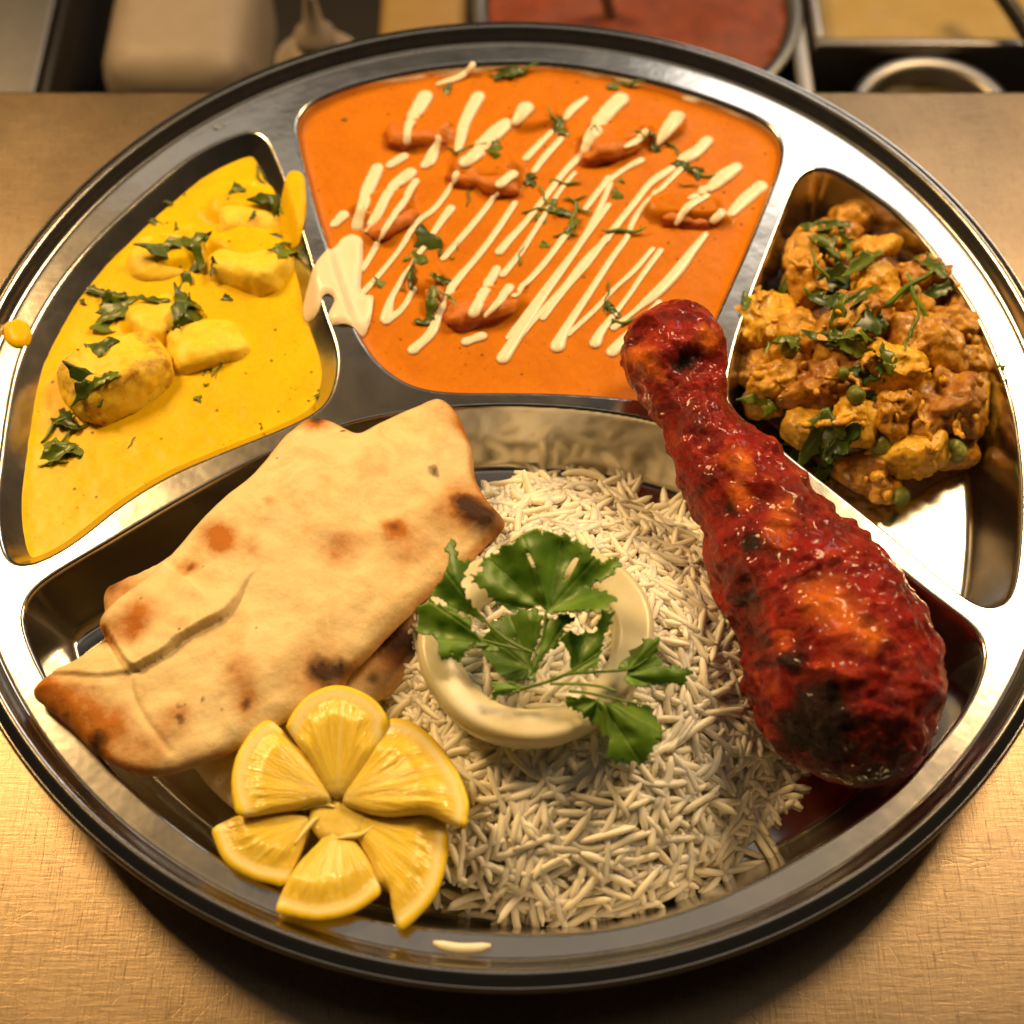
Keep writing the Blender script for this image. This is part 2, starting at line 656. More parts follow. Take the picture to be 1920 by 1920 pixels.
def m_chicken():
    s = NT('tandoori_glaze')
    ch, og = s.attr('char_hollow'), s.attr('orange')
    n1 = s.noise(0.9, 6, 0.65, None, 0.5)
    n2 = s.noise(3.6, 5, 0.7)
    c = s.mix(s.ramp(n1, [(0.32, 0.0), (0.66, 1.0)]), (0.11, 0.003, 0.002), (0.40, 0.013, 0.005))
    c = s.mix(s.ramp(s.math('MULTIPLY', s.noise(1.5, 5, 0.7), n2), [(0.27, 0.0), (0.44, 1.0)]), c, (0.58, 0.07, 0.005))
    on = s.math('MULTIPLY', s.math('MULTIPLY', og, 0.85), s.math('ADD', s.noise(2.6, 5, 0.7), 0.4), True)
    c = s.mix(s.ramp(on, [(0.2, 0.0), (0.9, 1.0)]), c, (0.82, 0.19, 0.008))
    dk = s.ramp(s.noise(2.0, 5, 0.7, None, 0.8), [(0.60, 0.0), (0.70, 1.0)])
    c = s.mix(s.math('MULTIPLY', dk, 0.8), c, (0.035, 0.004, 0.003))
    cn = s.math('MULTIPLY', ch, s.math('ADD', s.noise(3.0, 4, 0.7), 0.5), True)
    c = s.mix(s.ramp(cn, [(0.15, 0.0), (0.85, 0.97)]), c, (0.016, 0.006, 0.004))
    s.put(Base_Color=c, Roughness=s.ramp(n2, [(0.3, 0.20), (0.7, 0.42)]), Specular_IOR_Level=0.25, Coat_Weight=0.32, Coat_Roughness=0.06)
    s.bump(s.noise(2.6, 7, 0.72), 0.7, 0.14)
    s.bump(s.noise(8, 5, 0.75, None, 0.8), 1.0, 0.06)
    return s.m


def m_tikka():
    s = NT('sauce_coated_chicken')
    n = s.noise(1.6, 5, 0.65)
    c = s.mix(s.ramp(n, [(0.35, 0.0), (0.65, 1.0)]), (0.22, 0.025, 0.003), (0.55, 0.10, 0.006))
    cov = s.math('ADD', s.attr('cover'), s.math('MULTIPLY', s.math('SUBTRACT', s.noise(2.5, 4, 0.7), 0.5), 0.9), True)
    c = s.mix(s.ramp(cov, [(0.35, 0.0), (0.6, 1.0)]), c, (0.60, 0.17, 0.004))
    s.put(Base_Color=c, Roughness=0.28)
    s.bump(s.noise(3.5, 6, 0.7), 0.7, 0.10)
    return s.m


def m_paneer():
    s = NT('sauce_coated_paneer')
    e = s.attr('edge')
    n = s.noise(1.7, 5, 0.65)
    c = s.mix(s.ramp(n, [(0.3, 0.0), (0.7, 1.0)]), (0.84, 0.54, 0.01), (0.90, 0.70, 0.09))
    en = s.math('MULTIPLY', e, s.noise(2.6, 5, 0.7), True)
    c = s.mix(s.ramp(en, [(0.32, 0.0), (0.6, 1.0)]), c, (0.32, 0.11, 0.010))
    v = s.ramp(s.voro(3.5), [(0.05, 1.0), (0.1, 0.0)])
    c = s.mix(s.math('MULTIPLY', v, 0.6), c, (0.12, 0.06, 0.01))
    s.put(Base_Color=c, Roughness=0.45, Specular_IOR_Level=0.25)
    s.sss(0.25, (0.6, 0.35, 0.08), 0.3)
    s.bump(s.noise(5, 5, 0.65), 0.35, 0.06)
    return s.m


def m_veg(name, lo, hi, dark):
    s = NT(name)
    r = s.n('ShaderNodeObjectInfo').outputs['Random']
    n = s.noise(2.0, 6, 0.7)
    c = s.mix(s.ramp(s.math('ADD', n, s.math('MULTIPLY', s.math('SUBTRACT', r, 0.5), 0.35)), [(0.3, 0.0), (0.7, 1.0)]), lo, hi)
    d = s.ramp(s.noise(3.4, 5, 0.75, None, 0.6), [(0.54, 0.0), (0.68, 1.0)])
    c = s.mix(s.math('MULTIPLY', d, 0.9), c, dark)
    s.put(Base_Color=c, Roughness=s.ramp(n, [(0.3, 0.22), (0.7, 0.45)]), Coat_Weight=0.3, Coat_Roughness=0.2)
    s.sss(0.2, (0.5, 0.28, 0.06), 0.2)
    s.bump(s.noise(5, 6, 0.7), 0.6, 0.10)
    s.bump(s.noise(18, 4, 0.7), 0.35, 0.03)
    return s.m


def m_plain(name, col, rough=0.5, metal=0.0, var=0.15, sss=0.0):
    s = NT(name)
    n = s.noise(1.0, 4, 0.6)
    s.put(Base_Color=s.mix(n, tuple(k * (1 - var) for k in col), tuple(min(1, k * (1 + var)) for k in col)),
          Roughness=rough, Metallic=metal)
    if sss:
        s.sss(sss, (0.5, 0.4, 0.3), 0.3)
    s.bump(s.noise(6, 3), 0.1, 0.02)
    return s.m


STEEL = m_steel()
COUNTER = m_counter()
YELLOW = m_sauce('yellow_curry_sauce', (0.82, 0.54, 0.002), (0.74, 0.45, 0.001), (0.14, 0.09, 0.01), (0.88, 0.66, 0.03))
ORANGE = m_sauce('orange_curry_sauce', (0.60, 0.195, 0.006), (0.52, 0.155, 0.005), (0.20, 0.03, 0.004), (0.74, 0.26, 0.012))
CREAM = m_cream()
HERB = m_herb()
HERB2 = m_herb('chopped_stem_green', (0.09, 0.17, 0.015), (0.22, 0.33, 0.05))
LEAF = m_leaf()
RICE = m_rice()
NAAN = m_naan()
LEMON = m_lemon()
ONION = m_onion()
CHICKEN = m_chicken()
TIKKA = m_tikka()
PANEER = m_paneer()
POTATO = m_veg('masala_potato', (0.52, 0.22, 0.006), (0.86, 0.52, 0.022), (0.15, 0.045, 0.004))
FLORET = m_veg('masala_cauliflower', (0.34, 0.12, 0.005), (0.78, 0.42, 0.016), (0.08, 0.022, 0.002))
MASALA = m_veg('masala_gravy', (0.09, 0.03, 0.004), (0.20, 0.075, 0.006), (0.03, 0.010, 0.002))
PEA = m_veg('green_pea', (0.13, 0.17, 0.008), (0.26, 0.30, 0.02), (0.20, 0.11, 0.008))

# ------------------------------------------------------------------ the counter
FL = 2.6          # height of the plate's flat top face
FLOOR = 0.45      # height of the compartment floors
EDGE = 16.15      # back edge of the counter


def box(x0, x1, y0, y1, z0, z1):
    V = [(x, y, z) for z in (z0, z1) for y in (y0, y1) for x in (x0, x1)]
    return np.array(V, float), [[0, 2, 3, 1], [4, 5, 7, 6], [0, 1, 5, 4], [2, 6, 7, 3], [0, 4, 6, 2], [1, 3, 7, 5]]


def rbox(x0, x1, y0, y1, z0, z1, r, seg=4):
    """box with all edges rounded"""
    import bmesh
    bm = bmesh.new()
    V, F = box(x0, x1, y0, y1, z0, z1)
    vs = [bm.verts.new(v) for v in V]
    for f in F:
        bm.faces.new([vs[i] for i in f])
    bmesh.ops.bevel(bm, geom=bm.edges[:], offset=r, segments=seg, affect='EDGES', profile=0.5)
    bm.verts.ensure_lookup_table()
    out = np.array([v.co[:] for v in bm.verts]), [[v.index for v in f.verts] for f in bm.faces]
    bm.free()
    return out


V, F = rbox(-60, 60, -45, EDGE, -3.0, 0.0, 0.25, 3)
mk('countertop', V, F, COUNTER, kind='structure', label='scratched brushed steel counter under the round plate', origin=(0, 0, 0))

# ------------------------------------------------------------------ the thali plate
LIP = {
    'yellow': [(368, 286), (425, 258), (471, 243), (499, 254), (513, 282), (531, 325), (556, 395), (581, 470), (609, 576), (634, 647), (637, 690),
               (627, 736), (602, 771), (531, 807), (425, 849), (319, 895), (230, 950), (146, 1017), (86, 1052), (39, 1067), (13, 1056), (-2, 1015), (-10, 940),
               (0, 849), (11, 771), (35, 665), (89, 559), (159, 467), (248, 382), (319, 321)],
    'orange': [(552, 238), (560, 210), (580, 190), (650, 160), (750, 135), (850, 120), (960, 114), (1060, 118), (1160, 135), (1260, 160), (1360, 192), (1435, 225), (1465, 255),
               (1470, 285), (1460, 325), (1435, 390), (1400, 475), (1338, 615), (1304, 700), (1285, 742), (1255, 757), (1200, 752), (1120, 744), (1030, 739), (940, 738), (852, 738),
               (790, 731), (746, 713), (697, 671), (663, 616), (635, 540), (612, 461), (594, 409), (570, 320)],
    'veg': [(1488, 345), (1505, 322), (1530, 312), (1560, 317), (1610, 345), (1685, 400), (1745, 465), (1823, 574), (1872, 679), (1900, 766), (1914, 860), (1918, 950), (1912, 1050),
            (1900, 1115), (1880, 1140), (1853, 1145), (1825, 1134), (1763, 1087), (1673, 1010), (1580, 935), (1502, 874), (1430, 815), (1375, 772), (1360, 735), (1366, 690), (1380, 630), (1405, 557), (1450, 440)],
    'main': [(1840, 1180), (1780, 1138), (1680, 1060), (1580, 980), (1480, 905), (1380, 845), (1290, 805), (1200, 780), (1100, 765), (1000, 758), (900, 758), (800, 766), (700, 780), (610, 805),
             (525, 838), (450, 872), (300, 955), (200, 1015), (90, 1080), (45, 1113), (35, 1145), (40, 1182), (65, 1240), (105, 1315), (160, 1390), (233, 1471), (317, 1545), (429, 1625),
             (550, 1685), (675, 1722), (800, 1743), (950, 1754), (1120, 1750), (1287, 1710), (1437, 1646), (1599, 1550), (1703, 1467), (1807, 1343), (1840, 1277), (1853, 1232), (1854, 1205)],
}
LIP = {k: smooth_loop(U(*np.array(v, float).T, FL)[:, :2], 320, 14) for k, v in LIP.items()}
R_FL = 15.5
# wall profile: slope rises over the rounded lip, falls into the floor fillet
dd = np.linspace(0, 2.0, 400)
sl = sstep(-0.02, 0.12, dd) * (1 - sstep(0.45, 1.10, dd))
WALL = np.concatenate([[0], np.cumsum((sl[1:] + sl[:-1]) / 2)])
WALL /= WALL[-1]
slw = sstep(-0.02, 0.12, dd) * (1 + 1.6 * sstep(0.75, 0.95, dd)) * (1 - sstep(1.1, 1.6, dd))
WALL_Y = np.concatenate([[0], np.cumsum((slw[1:] + slw[:-1]) / 2)])
WALL_Y /= WALL_Y[-1]


def build_tray():
    res = 0.05
    n = int(R_FL / res) + 2
    ax = np.arange(-n, n + 1) * res
    X, Y = np.meshgrid(ax, ax)
    P = np.stack([X.ravel(), Y.ravel()], -1)
    r = np.hypot(P[:, 0], P[:, 1])
    ins = r < R_FL - 0.3 * res
    idx = np.arange(len(P)).reshape(X.shape)
    c = np.stack([idx[:-1, :-1], idx[:-1, 1:], idx[1:, 1:], idx[1:, :-1]], -1).reshape(-1, 4)
    c = c[ins[c].any(1)]
    used = np.unique(c)
    re = np.full(len(P), -1)
    re[used] = np.arange(len(used))
    c = re[c]
    out = ~ins
    P = np.where(out[:, None], P * (R_FL / np.maximum(r, 1e-6))[:, None], P)[used]
    z = np.full(len(P), FL)
    for k, L in LIP.items():
        lo, hi = L.min(0), L.max(0)
        b = np.where(((P > lo) & (P < hi)).all(1))[0]
        s, _ = sdf(P[b], [L])
        d = np.maximum(-s, 0)
        z[b] = np.minimum(z[b], FL - (FL - FLOOR) * np.interp(d, dd, WALL_Y if k == 'yellow' else WALL))
    z += 0.012 * noise(xy3(P) * 0.35, 3) * sstep(0, 1.0, R_FL - np.hypot(P[:, 0], P[:, 1]))
    return np.concatenate([P, z[:, None]], 1), c


plate = thing('thali_plate', (0, 0, 0), 'round stainless steel plate with four pressed compartments', 'plate')
V, F = build_tray()
tray = mk('tray', V, F, STEEL, plate)
prof = [(R_FL, FL), (15.58, FL + 0.005), (15.66, FL + 0.03), (15.74, FL + 0.11), (15.84, FL + 0.27), (15.92, FL + 0.38), (15.98, FL + 0.43), (16.05, FL + 0.45), (16.13, FL + 0.43), (16.24, FL + 0.36), (16.33, FL + 0.30),
        (16.40, FL + 0.28), (16.45, FL + 0.14), (16.44, FL + 0.0), (16.36, FL - 0.12), (16.22, FL - 0.18), (16.05, FL - 0.15), (15.9, FL - 0.05), (15.6, FL - 0.09)]
pr = spline(prof, 130)
V, F = lathe(pr, 420)
rim = mk('rolled_rim', V, F, STEEL, plate)
V, F = lathe(spline([(15.6, FL - 0.09), (15.3, FL - 0.14), (15.1, FL - 0.3), (14.75, 1.2), (14.4, 0.35), (14.1, 0.1), (13.6, 0.02), (7, 0.02), (0.01, 0.02)], 40), 200)
mk('underside', V, F, STEEL, plate)


# ------------------------------------------------------------------ sauces
def sauce_grid(loop, z0, res, bumps, seed, men=0.07, wall=WALL):
    """pool surface reaching just inside the compartment wall"""
    L = np.asarray(loop)
    lo, hi = L.min(0) - 0.4, L.max(0) + 0.4
    nx, ny = int((hi[0] - lo[0]) / res), int((hi[1] - lo[1]) / res)
    X, Y = np.meshgrid(lo[0] + res * np.arange(nx), lo[1] + res * np.arange(ny))
    P = np.stack([X.ravel(), Y.ravel()], -1)
    s, _ = sdf(P, [L])
    d = -s
    edge = np.interp(FL - z0, (FL - FLOOR) * wall, dd)      # where the wall meets the pool
    z = z0 + men * np.exp(-np.maximum(d - edge, 0) / 0.13)
    z += 0.025 * fbm(xy3(P) * 0.6, 3, seed) + 0.012 * fbm(xy3(P) * 2.2, 2, seed + 5)
    meat = np.zeros(len(P))
    for (bx, by, rx, ry, a, h, sh) in bumps:
        q = U(bx, by, z0)[:2]
        e = P - q
        u = (e[:, 0] * math.cos(a) + e[:, 1] * math.sin(a)) / rx
        v = (-e[:, 0] * math.sin(a) + e[:, 1] * math.cos(a)) / ry
        u2 = u + 0.25 * noise(xy3(P) * 1.3, seed + int(bx))
        rr = (np.abs(u2) ** sh + np.abs(v) ** sh) ** (1 / sh)
        w = 1 - sstep(0.55, 1.15, rr)
        z += h * w * (1 + 0.25 * fbm(xy3(P) * 1.1, 3, seed + int(by)))
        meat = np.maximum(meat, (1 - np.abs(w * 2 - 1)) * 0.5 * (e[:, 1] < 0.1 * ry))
    keep = d > edge - 0.28
    idx = np.arange(nx * ny).reshape(ny, nx)
    c = np.stack([idx[:-1, :-1], idx[:-1, 1:], idx[1:, 1:], idx[1:, :-1]], -1).reshape(-1, 4)
    c = c[keep[c].all(1)]
    used = np.unique(c)
    re = np.full(nx * ny, -1)
    re[used] = np.arange(len(used))
    return np.concatenate([P, z[:, None]], 1)[used], re[c], meat[used]


Y_Z, O_Z = 2.02, 2.22
ybumps = [(330, 470, 1.2, 0.9, 0.4, 0.30, 2.5), (470, 470, 1.5, 0.9, -0.5, 0.35, 2.5), (450, 380, 1.3, 0.9, 0.2, 0.25, 2.3), (300, 600, 1.0, 0.9, 0.2, 0.30, 2.5)]
V, F, meat = sauce_grid(LIP['yellow'], Y_Z, 0.055, ybumps, 21, men=0.025, wall=WALL_Y)
ycurry = mk('yellow_curry', V, F, YELLOW, label='pool of bright yellow creamy curry filling a plate compartment', cat='curry', attrs={'meat': meat * 0})
obumps = [(795, 255, 1.1, 0.75, 0.1, 0.38, 2.6), (905, 320, 1.25, 0.9, -0.3, 0.40, 2.6), (1150, 265, 1.3, 0.7, 0.35, 0.42, 2.8), (1290, 395, 1.3, 0.65, -0.05, 0.40, 2.8),
          (905, 575, 1.3, 0.75, 0.2, 0.38, 2.6), (720, 395, 1.1, 0.9, 0.5, 0.34, 2.5), (1010, 220, 0.9, 0.6, 0.4, 0.22, 2.5), (800, 520, 0.6, 0.8, 0.2, 0.25, 2.5), (1240, 250, 0.8, 0.5, 0.6, 0.25, 2.5)]
V, F, meat = sauce_grid(LIP['orange'], O_Z, 0.05, obumps, 33)
ocurry = mk('orange_curry', V, F, ORANGE, label='pool of orange tomato curry striped with white cream', cat='curry', attrs={'meat': meat})


# ------------------------------------------------------------------ chunks
def lumpy(shape, size, R, center, seed, amp=0.12, freq=1.0, sub=4, power=3.0, nod=0.0):
    """rounded lump: superellipsoid with noise; nod adds curd-like nodules"""
    V, F = ico(sub)
    V = V.copy()
    if shape == 'box':
        n = (np.abs(V) ** power).sum(1) ** (1 / power)
        V = V / n[:, None]
    s = np.asarray(size, float)
    W = V * s
    k = fbm(W * freq + seed * 3.1, 4, seed)
    f = 1 + amp * k * 2
    if nod:
        f = f + nod * (0.55 - worley(W * (0.95 * freq) + seed, seed))
    W = W * f[:, None]
    return W @ R.T + np.asarray(center), F, V


pan = [  # px, py, z, size, yaw, tilt, browning, label
    (226, 716, 1.80, (1.42, 1.02, 0.92), 0.62, (-0.22, 0.10), 0.9, 'large browned paneer cube half sunk in yellow curry, leafy on top'),
    (392, 662, 1.42, (1.05, 0.85, 0.68), 0.35, (-0.2, 0.1), 0.35, 'smooth paneer chunk beside the large browned cube in yellow curry'),
    (475, 515, 1.50, (1.10, 0.85, 0.72), -0.35, (-0.32, -0.2), 0.4, 'wedge of paneer with pale top and a dark fleck beside it'),
    (305, 500, 1.36, (0.85, 0.85, 0.62), 0.2, (0.1, 0.1), 0.2, 'paneer chunk under the biggest coriander leaf in yellow curry'),
    (305, 612, 1.45, (0.95, 0.75, 0.66), 0.8, (-0.1, 0.2), 0.2, 'sauce covered paneer chunk behind the large browned cube'),
    (480, 420, 1.30, (1.2, 0.8, 0.62), 0.1, (-0.1, 0.1), 0.2, 'sauce covered paneer chunk near the plate rim end of the yellow curry'),
]
ypieces = []
for k, (px, py, z, sz, yaw, tl, br, lab) in enumerate(pan):
    c = U(px, py, z + 0.24)
    V, F, V0 = lumpy('box', np.array(sz) * 1.14, rot(tl[0], tl[1], yaw), c, 40 + k, 0.10, 1.0, 5, 3.8)
    e = np.sort(np.abs(V0), axis=1)[:, 1]
    ypieces.append(mk('paneer_cube', V, F, PANEER, label=lab, cat='paneer', group='paneer cubes in the yellow curry', attrs={'edge': (sstep(0.35, 0.8, e) * 0.6 + 0.4) * br}))

tik = [(785, 262, 2.30, (1.0, 0.55, 0.5), 0.1, 'chicken chunk under the first short cream stroke near the plate rim'),
       (905, 345, 2.32, (1.1, 0.6, 0.5), -0.35, 'wide chicken chunk topped by a broad cream smear'),
       (1145, 288, 2.38, (1.15, 0.5, 0.48), 0.35, 'chicken chunk with a dark red side below the broadest cream streak'),
       (1285, 408, 2.36, (1.15, 0.5, 0.48), -0.06, 'chicken chunk with a round cream drop beside the right divider'),
       (895, 590, 2.32, (1.05, 0.5, 0.5), 0.3, 'chicken chunk with two thick cream dabs near the main divider'),
       (735, 420, 2.28, (0.9, 0.6, 0.45), 0.6, 'chicken chunk beside the cream spill over the divider'),
       (815, 560, 2.25, (0.4, 0.75, 0.45), 0.2, 'narrow chicken chunk under dark coriander leaves')]
for k, (px, py, z, sz, yaw, lab) in enumerate(tik):
    V, F, V0 = lumpy('box', sz, rot(-0.15, 0.05, yaw), U(px, py, z - 0.2), 60 + k, 0.26, 1.2, 4, 3.4)
    ypieces.append(mk('chicken_chunk', V, F, TIKKA, label=lab, cat='chicken', group='chicken chunks in the orange curry', attrs={'cover': sstep(0.25, 0.75, V0[:, 2]) * 0.9 + 0.1}))

# ------------------------------------------------------------------ cream
otree = bvh([ocurry, tray] + [o for o in ypieces if o.name.startswith('chicken')])
A4 = (560, 100, 2.909)
A5 = (1000, 120, 3.31)
strokes = [crop(s, *A4) for s in [
    [(690, 240, 34), (650, 310, 32), (600, 400, 20), (590, 480, 18)], [(575, 565, 20), (500, 612, 22)], [(980, 240, 34), (940, 310, 32), (900, 400, 26), (870, 530, 18)],
    [(760, 470, 18), (720, 580, 26), (690, 612, 22)], [(1240, 300, 34), (1190, 370, 24)], [(1130, 390, 34), (1040, 470, 36), (960, 560, 36), (910, 595, 32)],
    [(430, 630, 26), (370, 770, 30), (320, 945, 26)], [(610, 655, 28), (500, 750, 26), (430, 880, 24), (375, 965, 20)], [(860, 660, 14), (830, 730, 13), (740, 850, 13), (640, 930, 16), (560, 1060, 14), (440, 1210, 13), (340, 1320, 14)],
    [(830, 850, 20), (770, 930, 15), (690, 1050, 12), (600, 1180, 12), (510, 1330, 14), (475, 1450, 28)], [(480, 1460, 26), (560, 1400, 14), (630, 1290, 12)], [(1080, 770, 14), (980, 900, 15), (860, 1040, 15), (790, 1120, 17)],
    [(1180, 820, 13), (1060, 1000, 15), (960, 1130, 17), (850, 1260, 20), (770, 1420, 20), (720, 1530, 25), (625, 1620, 26)], [(1380, 430, 14), (1310, 500, 15), (1240, 575, 16)], [(1430, 470, 15), (1340, 570, 15), (1285, 645, 13)],
    [(1565, 250, 14), (1490, 310, 19), (1460, 355, 13)], [(1755, 255, 44), (1680, 330, 36), (1600, 450, 30), (1560, 530, 20)], [(1540, 560, 17), (1450, 650, 15), (1350, 780, 16), (1240, 920, 15), (1150, 1020, 17), (1095, 1085, 20)],
    [(1505, 655, 12), (1420, 760, 11), (1300, 950, 12), (1210, 1090, 14), (1115, 1210, 15)], [(1690, 680, 14), (1640, 750, 14), (1565, 850, 14)], [(1450, 1000, 16), (1330, 1160, 14), (1175, 1325, 14)],
    [(1690, 830, 13), (1560, 1010, 14), (1450, 1170, 15), (1330, 1340, 17), (1210, 1520, 24), (1115, 1665, 30)], [(1690, 1010, 12), (1560, 1130, 14), (1440, 1290, 16), (1300, 1440, 13), (1190, 1570, 15)],
    [(1080, 1180, 22), (1020, 1290, 27), (955, 1415, 30)], [(1150, 1280, 22), (1080, 1370, 18), (1020, 1430, 15)], [(915, 1575, 24), (1000, 1545, 22)], [(245, 885, 28), (195, 935, 22)], [(940, 75, 22), (880, 130, 18), (760, 170, 10)],
    [(1170, 660, 26), (1100, 715, 24)], [(640, 700, 16), (560, 830, 16), (470, 960, 14), (420, 1060, 13), (350, 1180, 13)]]]
strokes += [crop(s, *A5) for s in [
    [(900, 320, 34), (840, 400, 34), (775, 490, 18)], [(690, 430, 20), (640, 480, 18), (575, 515, 11)], [(1080, 480, 30), (1010, 550, 30), (930, 595, 27)],
    [(860, 650, 18), (730, 740, 18), (640, 850, 17), (560, 950, 16), (490, 1040, 16), (440, 1100, 14), (330, 1250, 14), (200, 1400, 14), (60, 1580, 13)],
    [(930, 640, 12), (800, 770, 13), (710, 850, 12), (620, 980, 12), (580, 1080, 13), (480, 1220, 14), (350, 1420, 15), (200, 1650, 20), (150, 1755, 32)],
    [(1260, 645, 30), (1170, 710, 32), (1100, 770, 26), (970, 835, 10)], [(1080, 820, 15), (960, 890, 18), (890, 985, 14)], [(1410, 765, 34), (1330, 830, 32), (1230, 930, 20)], [(1165, 925, 24), (1125, 960, 24)],
    [(740, 1150, 12), (620, 1290, 12), (500, 1400, 12), (380, 1530, 12), (220, 1680, 14)], [(790, 1160, 13), (680, 1310, 13), (570, 1470, 13), (430, 1650, 20), (385, 1735, 30)],
    [(1070, 1060, 12), (990, 1160, 18), (900, 1280, 26), (790, 1400, 28), (650, 1520, 14), (500, 1640, 15)], [(780, 1480, 13), (650, 1620, 16), (490, 1790, 28)], [(670, 600, 16), (560, 660, 14), (430, 760, 13), (335, 885, 16)],
    [(480, 740, 12), (420, 880, 14), (300, 1100, 15), (150, 1300, 15), (0, 1500, 15), (-150, 1700, 17)]]]
drizzle = thing('cream_drizzle', U(1000, 430, O_Z), 'thin zigzag of white cream drizzled across the orange curry', 'cream')
for s in strokes:
    P = spline(s, max(8, 5 * len(s)))
    path, rad = [], []
    for x, y, w in P:
        h, nn = hit(otree, x, y)
        if h is None:
            continue
        path.append(h)
        rad.append(w * 0.43 * np.linalg.norm(h - CAM) / FPX * (1 + 0.10 * math.sin(x * 0.21 + y * 0.13)))
    path = np.array(path)
    rad = np.array(rad)
    for _ in range(2):
        path[1:-1, 2] = 0.5 * path[1:-1, 2] + 0.25 * (path[:-2, 2] + path[2:, 2])
    # rounded ends
    t0 = path[0] - path[1]; t0 /= np.linalg.norm(t0)
    t1 = path[-1] - path[-2]; t1 /= np.linalg.norm(t1)
    e = [0.98, 0.8, 0.5]
    pre = [path[0] + t0 * rad[0] * k for k in e[::-1][::-1]][::-1]
    path = np.concatenate([[path[0] + t0 * rad[0] * k for k in (1.0, 0.9, 0.55)], path, [path[-1] + t1 * rad[-1] * k for k in (0.55, 0.9, 1.0)]])
    rad = np.concatenate([rad[0] * np.array([0.08, 0.45, 0.84]), rad, rad[-1] * np.array([0.84, 0.45, 0.08])])
    V, F = tube(path, rad, 12, 0.42)
    V[:, 2] += 0.02
    mk('cream_stroke', V, F, CREAM, drizzle)

spill = crop([(150, 1080), (200, 1010), (260, 950), (340, 970), (345, 1100), (335, 1230), (345, 1290), (400, 1275), (400, 1340), (385, 1430), (345, 1525), (310, 1500), (240, 1480), (185, 1492), (158, 1440), (200, 1345), (135, 1310), (120, 1370), (80, 1412), (25, 1405), (15, 1320), (60, 1220), (100, 1140)], *A4)
alltree = bvh([ocurry, ycurry, tray, rim])


def spread_on(tree, loop_px, zref, res, thick, seed, sag=1.0, round_w=0.28):
    """sheet of thick liquid lying on whatever is below it"""
    L = smooth_loop(U(*np.array(loop_px, float).T, zref)[:, :2], 120, 2)

    def base(P):
        z = np.array([drop(tree, x, y, 5.0) or zref for x, y in P])
        return z

    cache = {}

    def zt(P, d):
        b = base(P)
        cache['b'] = b
        return b + 0.012 + thick * np.sqrt(np.clip(1 - (1 - np.clip(d / round_w, 0, 1)) ** 2, 0, 1)) * (1 + 0.3 * fbm(xy3(P) * 1.5, 2, seed))

    V, F, P, d, top = sheet([L], res, zt)
    z = V[:, 2].copy()
    # soften creases of the support
    nb = [[] for _ in range(len(V))]
    for f in F:
        for a, b in zip(f, f[1:] + f[:1]):
            nb[a].append(b); nb[b].append(a)
    for _ in range(3):
        zz = z.copy()
        for i in range(len(V)):
            zz[i] = max(z[i] * 0.5 + 0.5 * sum(z[j] for j in nb[i]) / len(nb[i]), cache['b'][i] + 0.01)
        z = zz
    V[:, 2] = z
    return V, F


V, F = spread_on(alltree, spill, FL, 0.09, 0.16, 5)
mk('cream_spill', V, F, CREAM, label='splash of white cream spilled over the divider between two curries', cat='cream')
over = crop([(1505, 300), (1530, 240), (1575, 232), (1612, 270), (1622, 420), (1608, 520), (1570, 600), (1500, 560), (1470, 420)], 0, 240, 2.8235)
V, F = spread_on(alltree, over, FL, 0.08, 0.14, 6)
mk('curry_smear', V, F, YELLOW, label='thick yellow smear climbing from the yellow curry onto the divider', cat='sauce smear', attrs={'meat': np.zeros(len(V))})
a = np.linspace(0, 2 * np.pi, 24, endpoint=False)
V, F = spread_on(alltree, np.stack([30 + 26 * np.cos(a), 619 + 26 * np.sin(a)], -1), FL + 0.2, 0.06, 0.16, 7, round_w=0.3)
mk('curry_drop', V, F, YELLOW, label='round yellow curry drop fallen on the steel rim', cat='sauce drop', attrs={'meat': np.zeros(len(V))})


# ------------------------------------------------------------------ vegetable pile
def vegz(px, py):
    """height of the pile at a place of the compartment"""
    q = U(px, py, 1.8)
    c = U(1625, 640, 1.8)
    rr = np.hypot((q[0] - c[0]) / 4.6, (q[1] - c[1]) / 5.4)
    return 0.75 + 2.1 * max(0, 1 - rr ** 2)


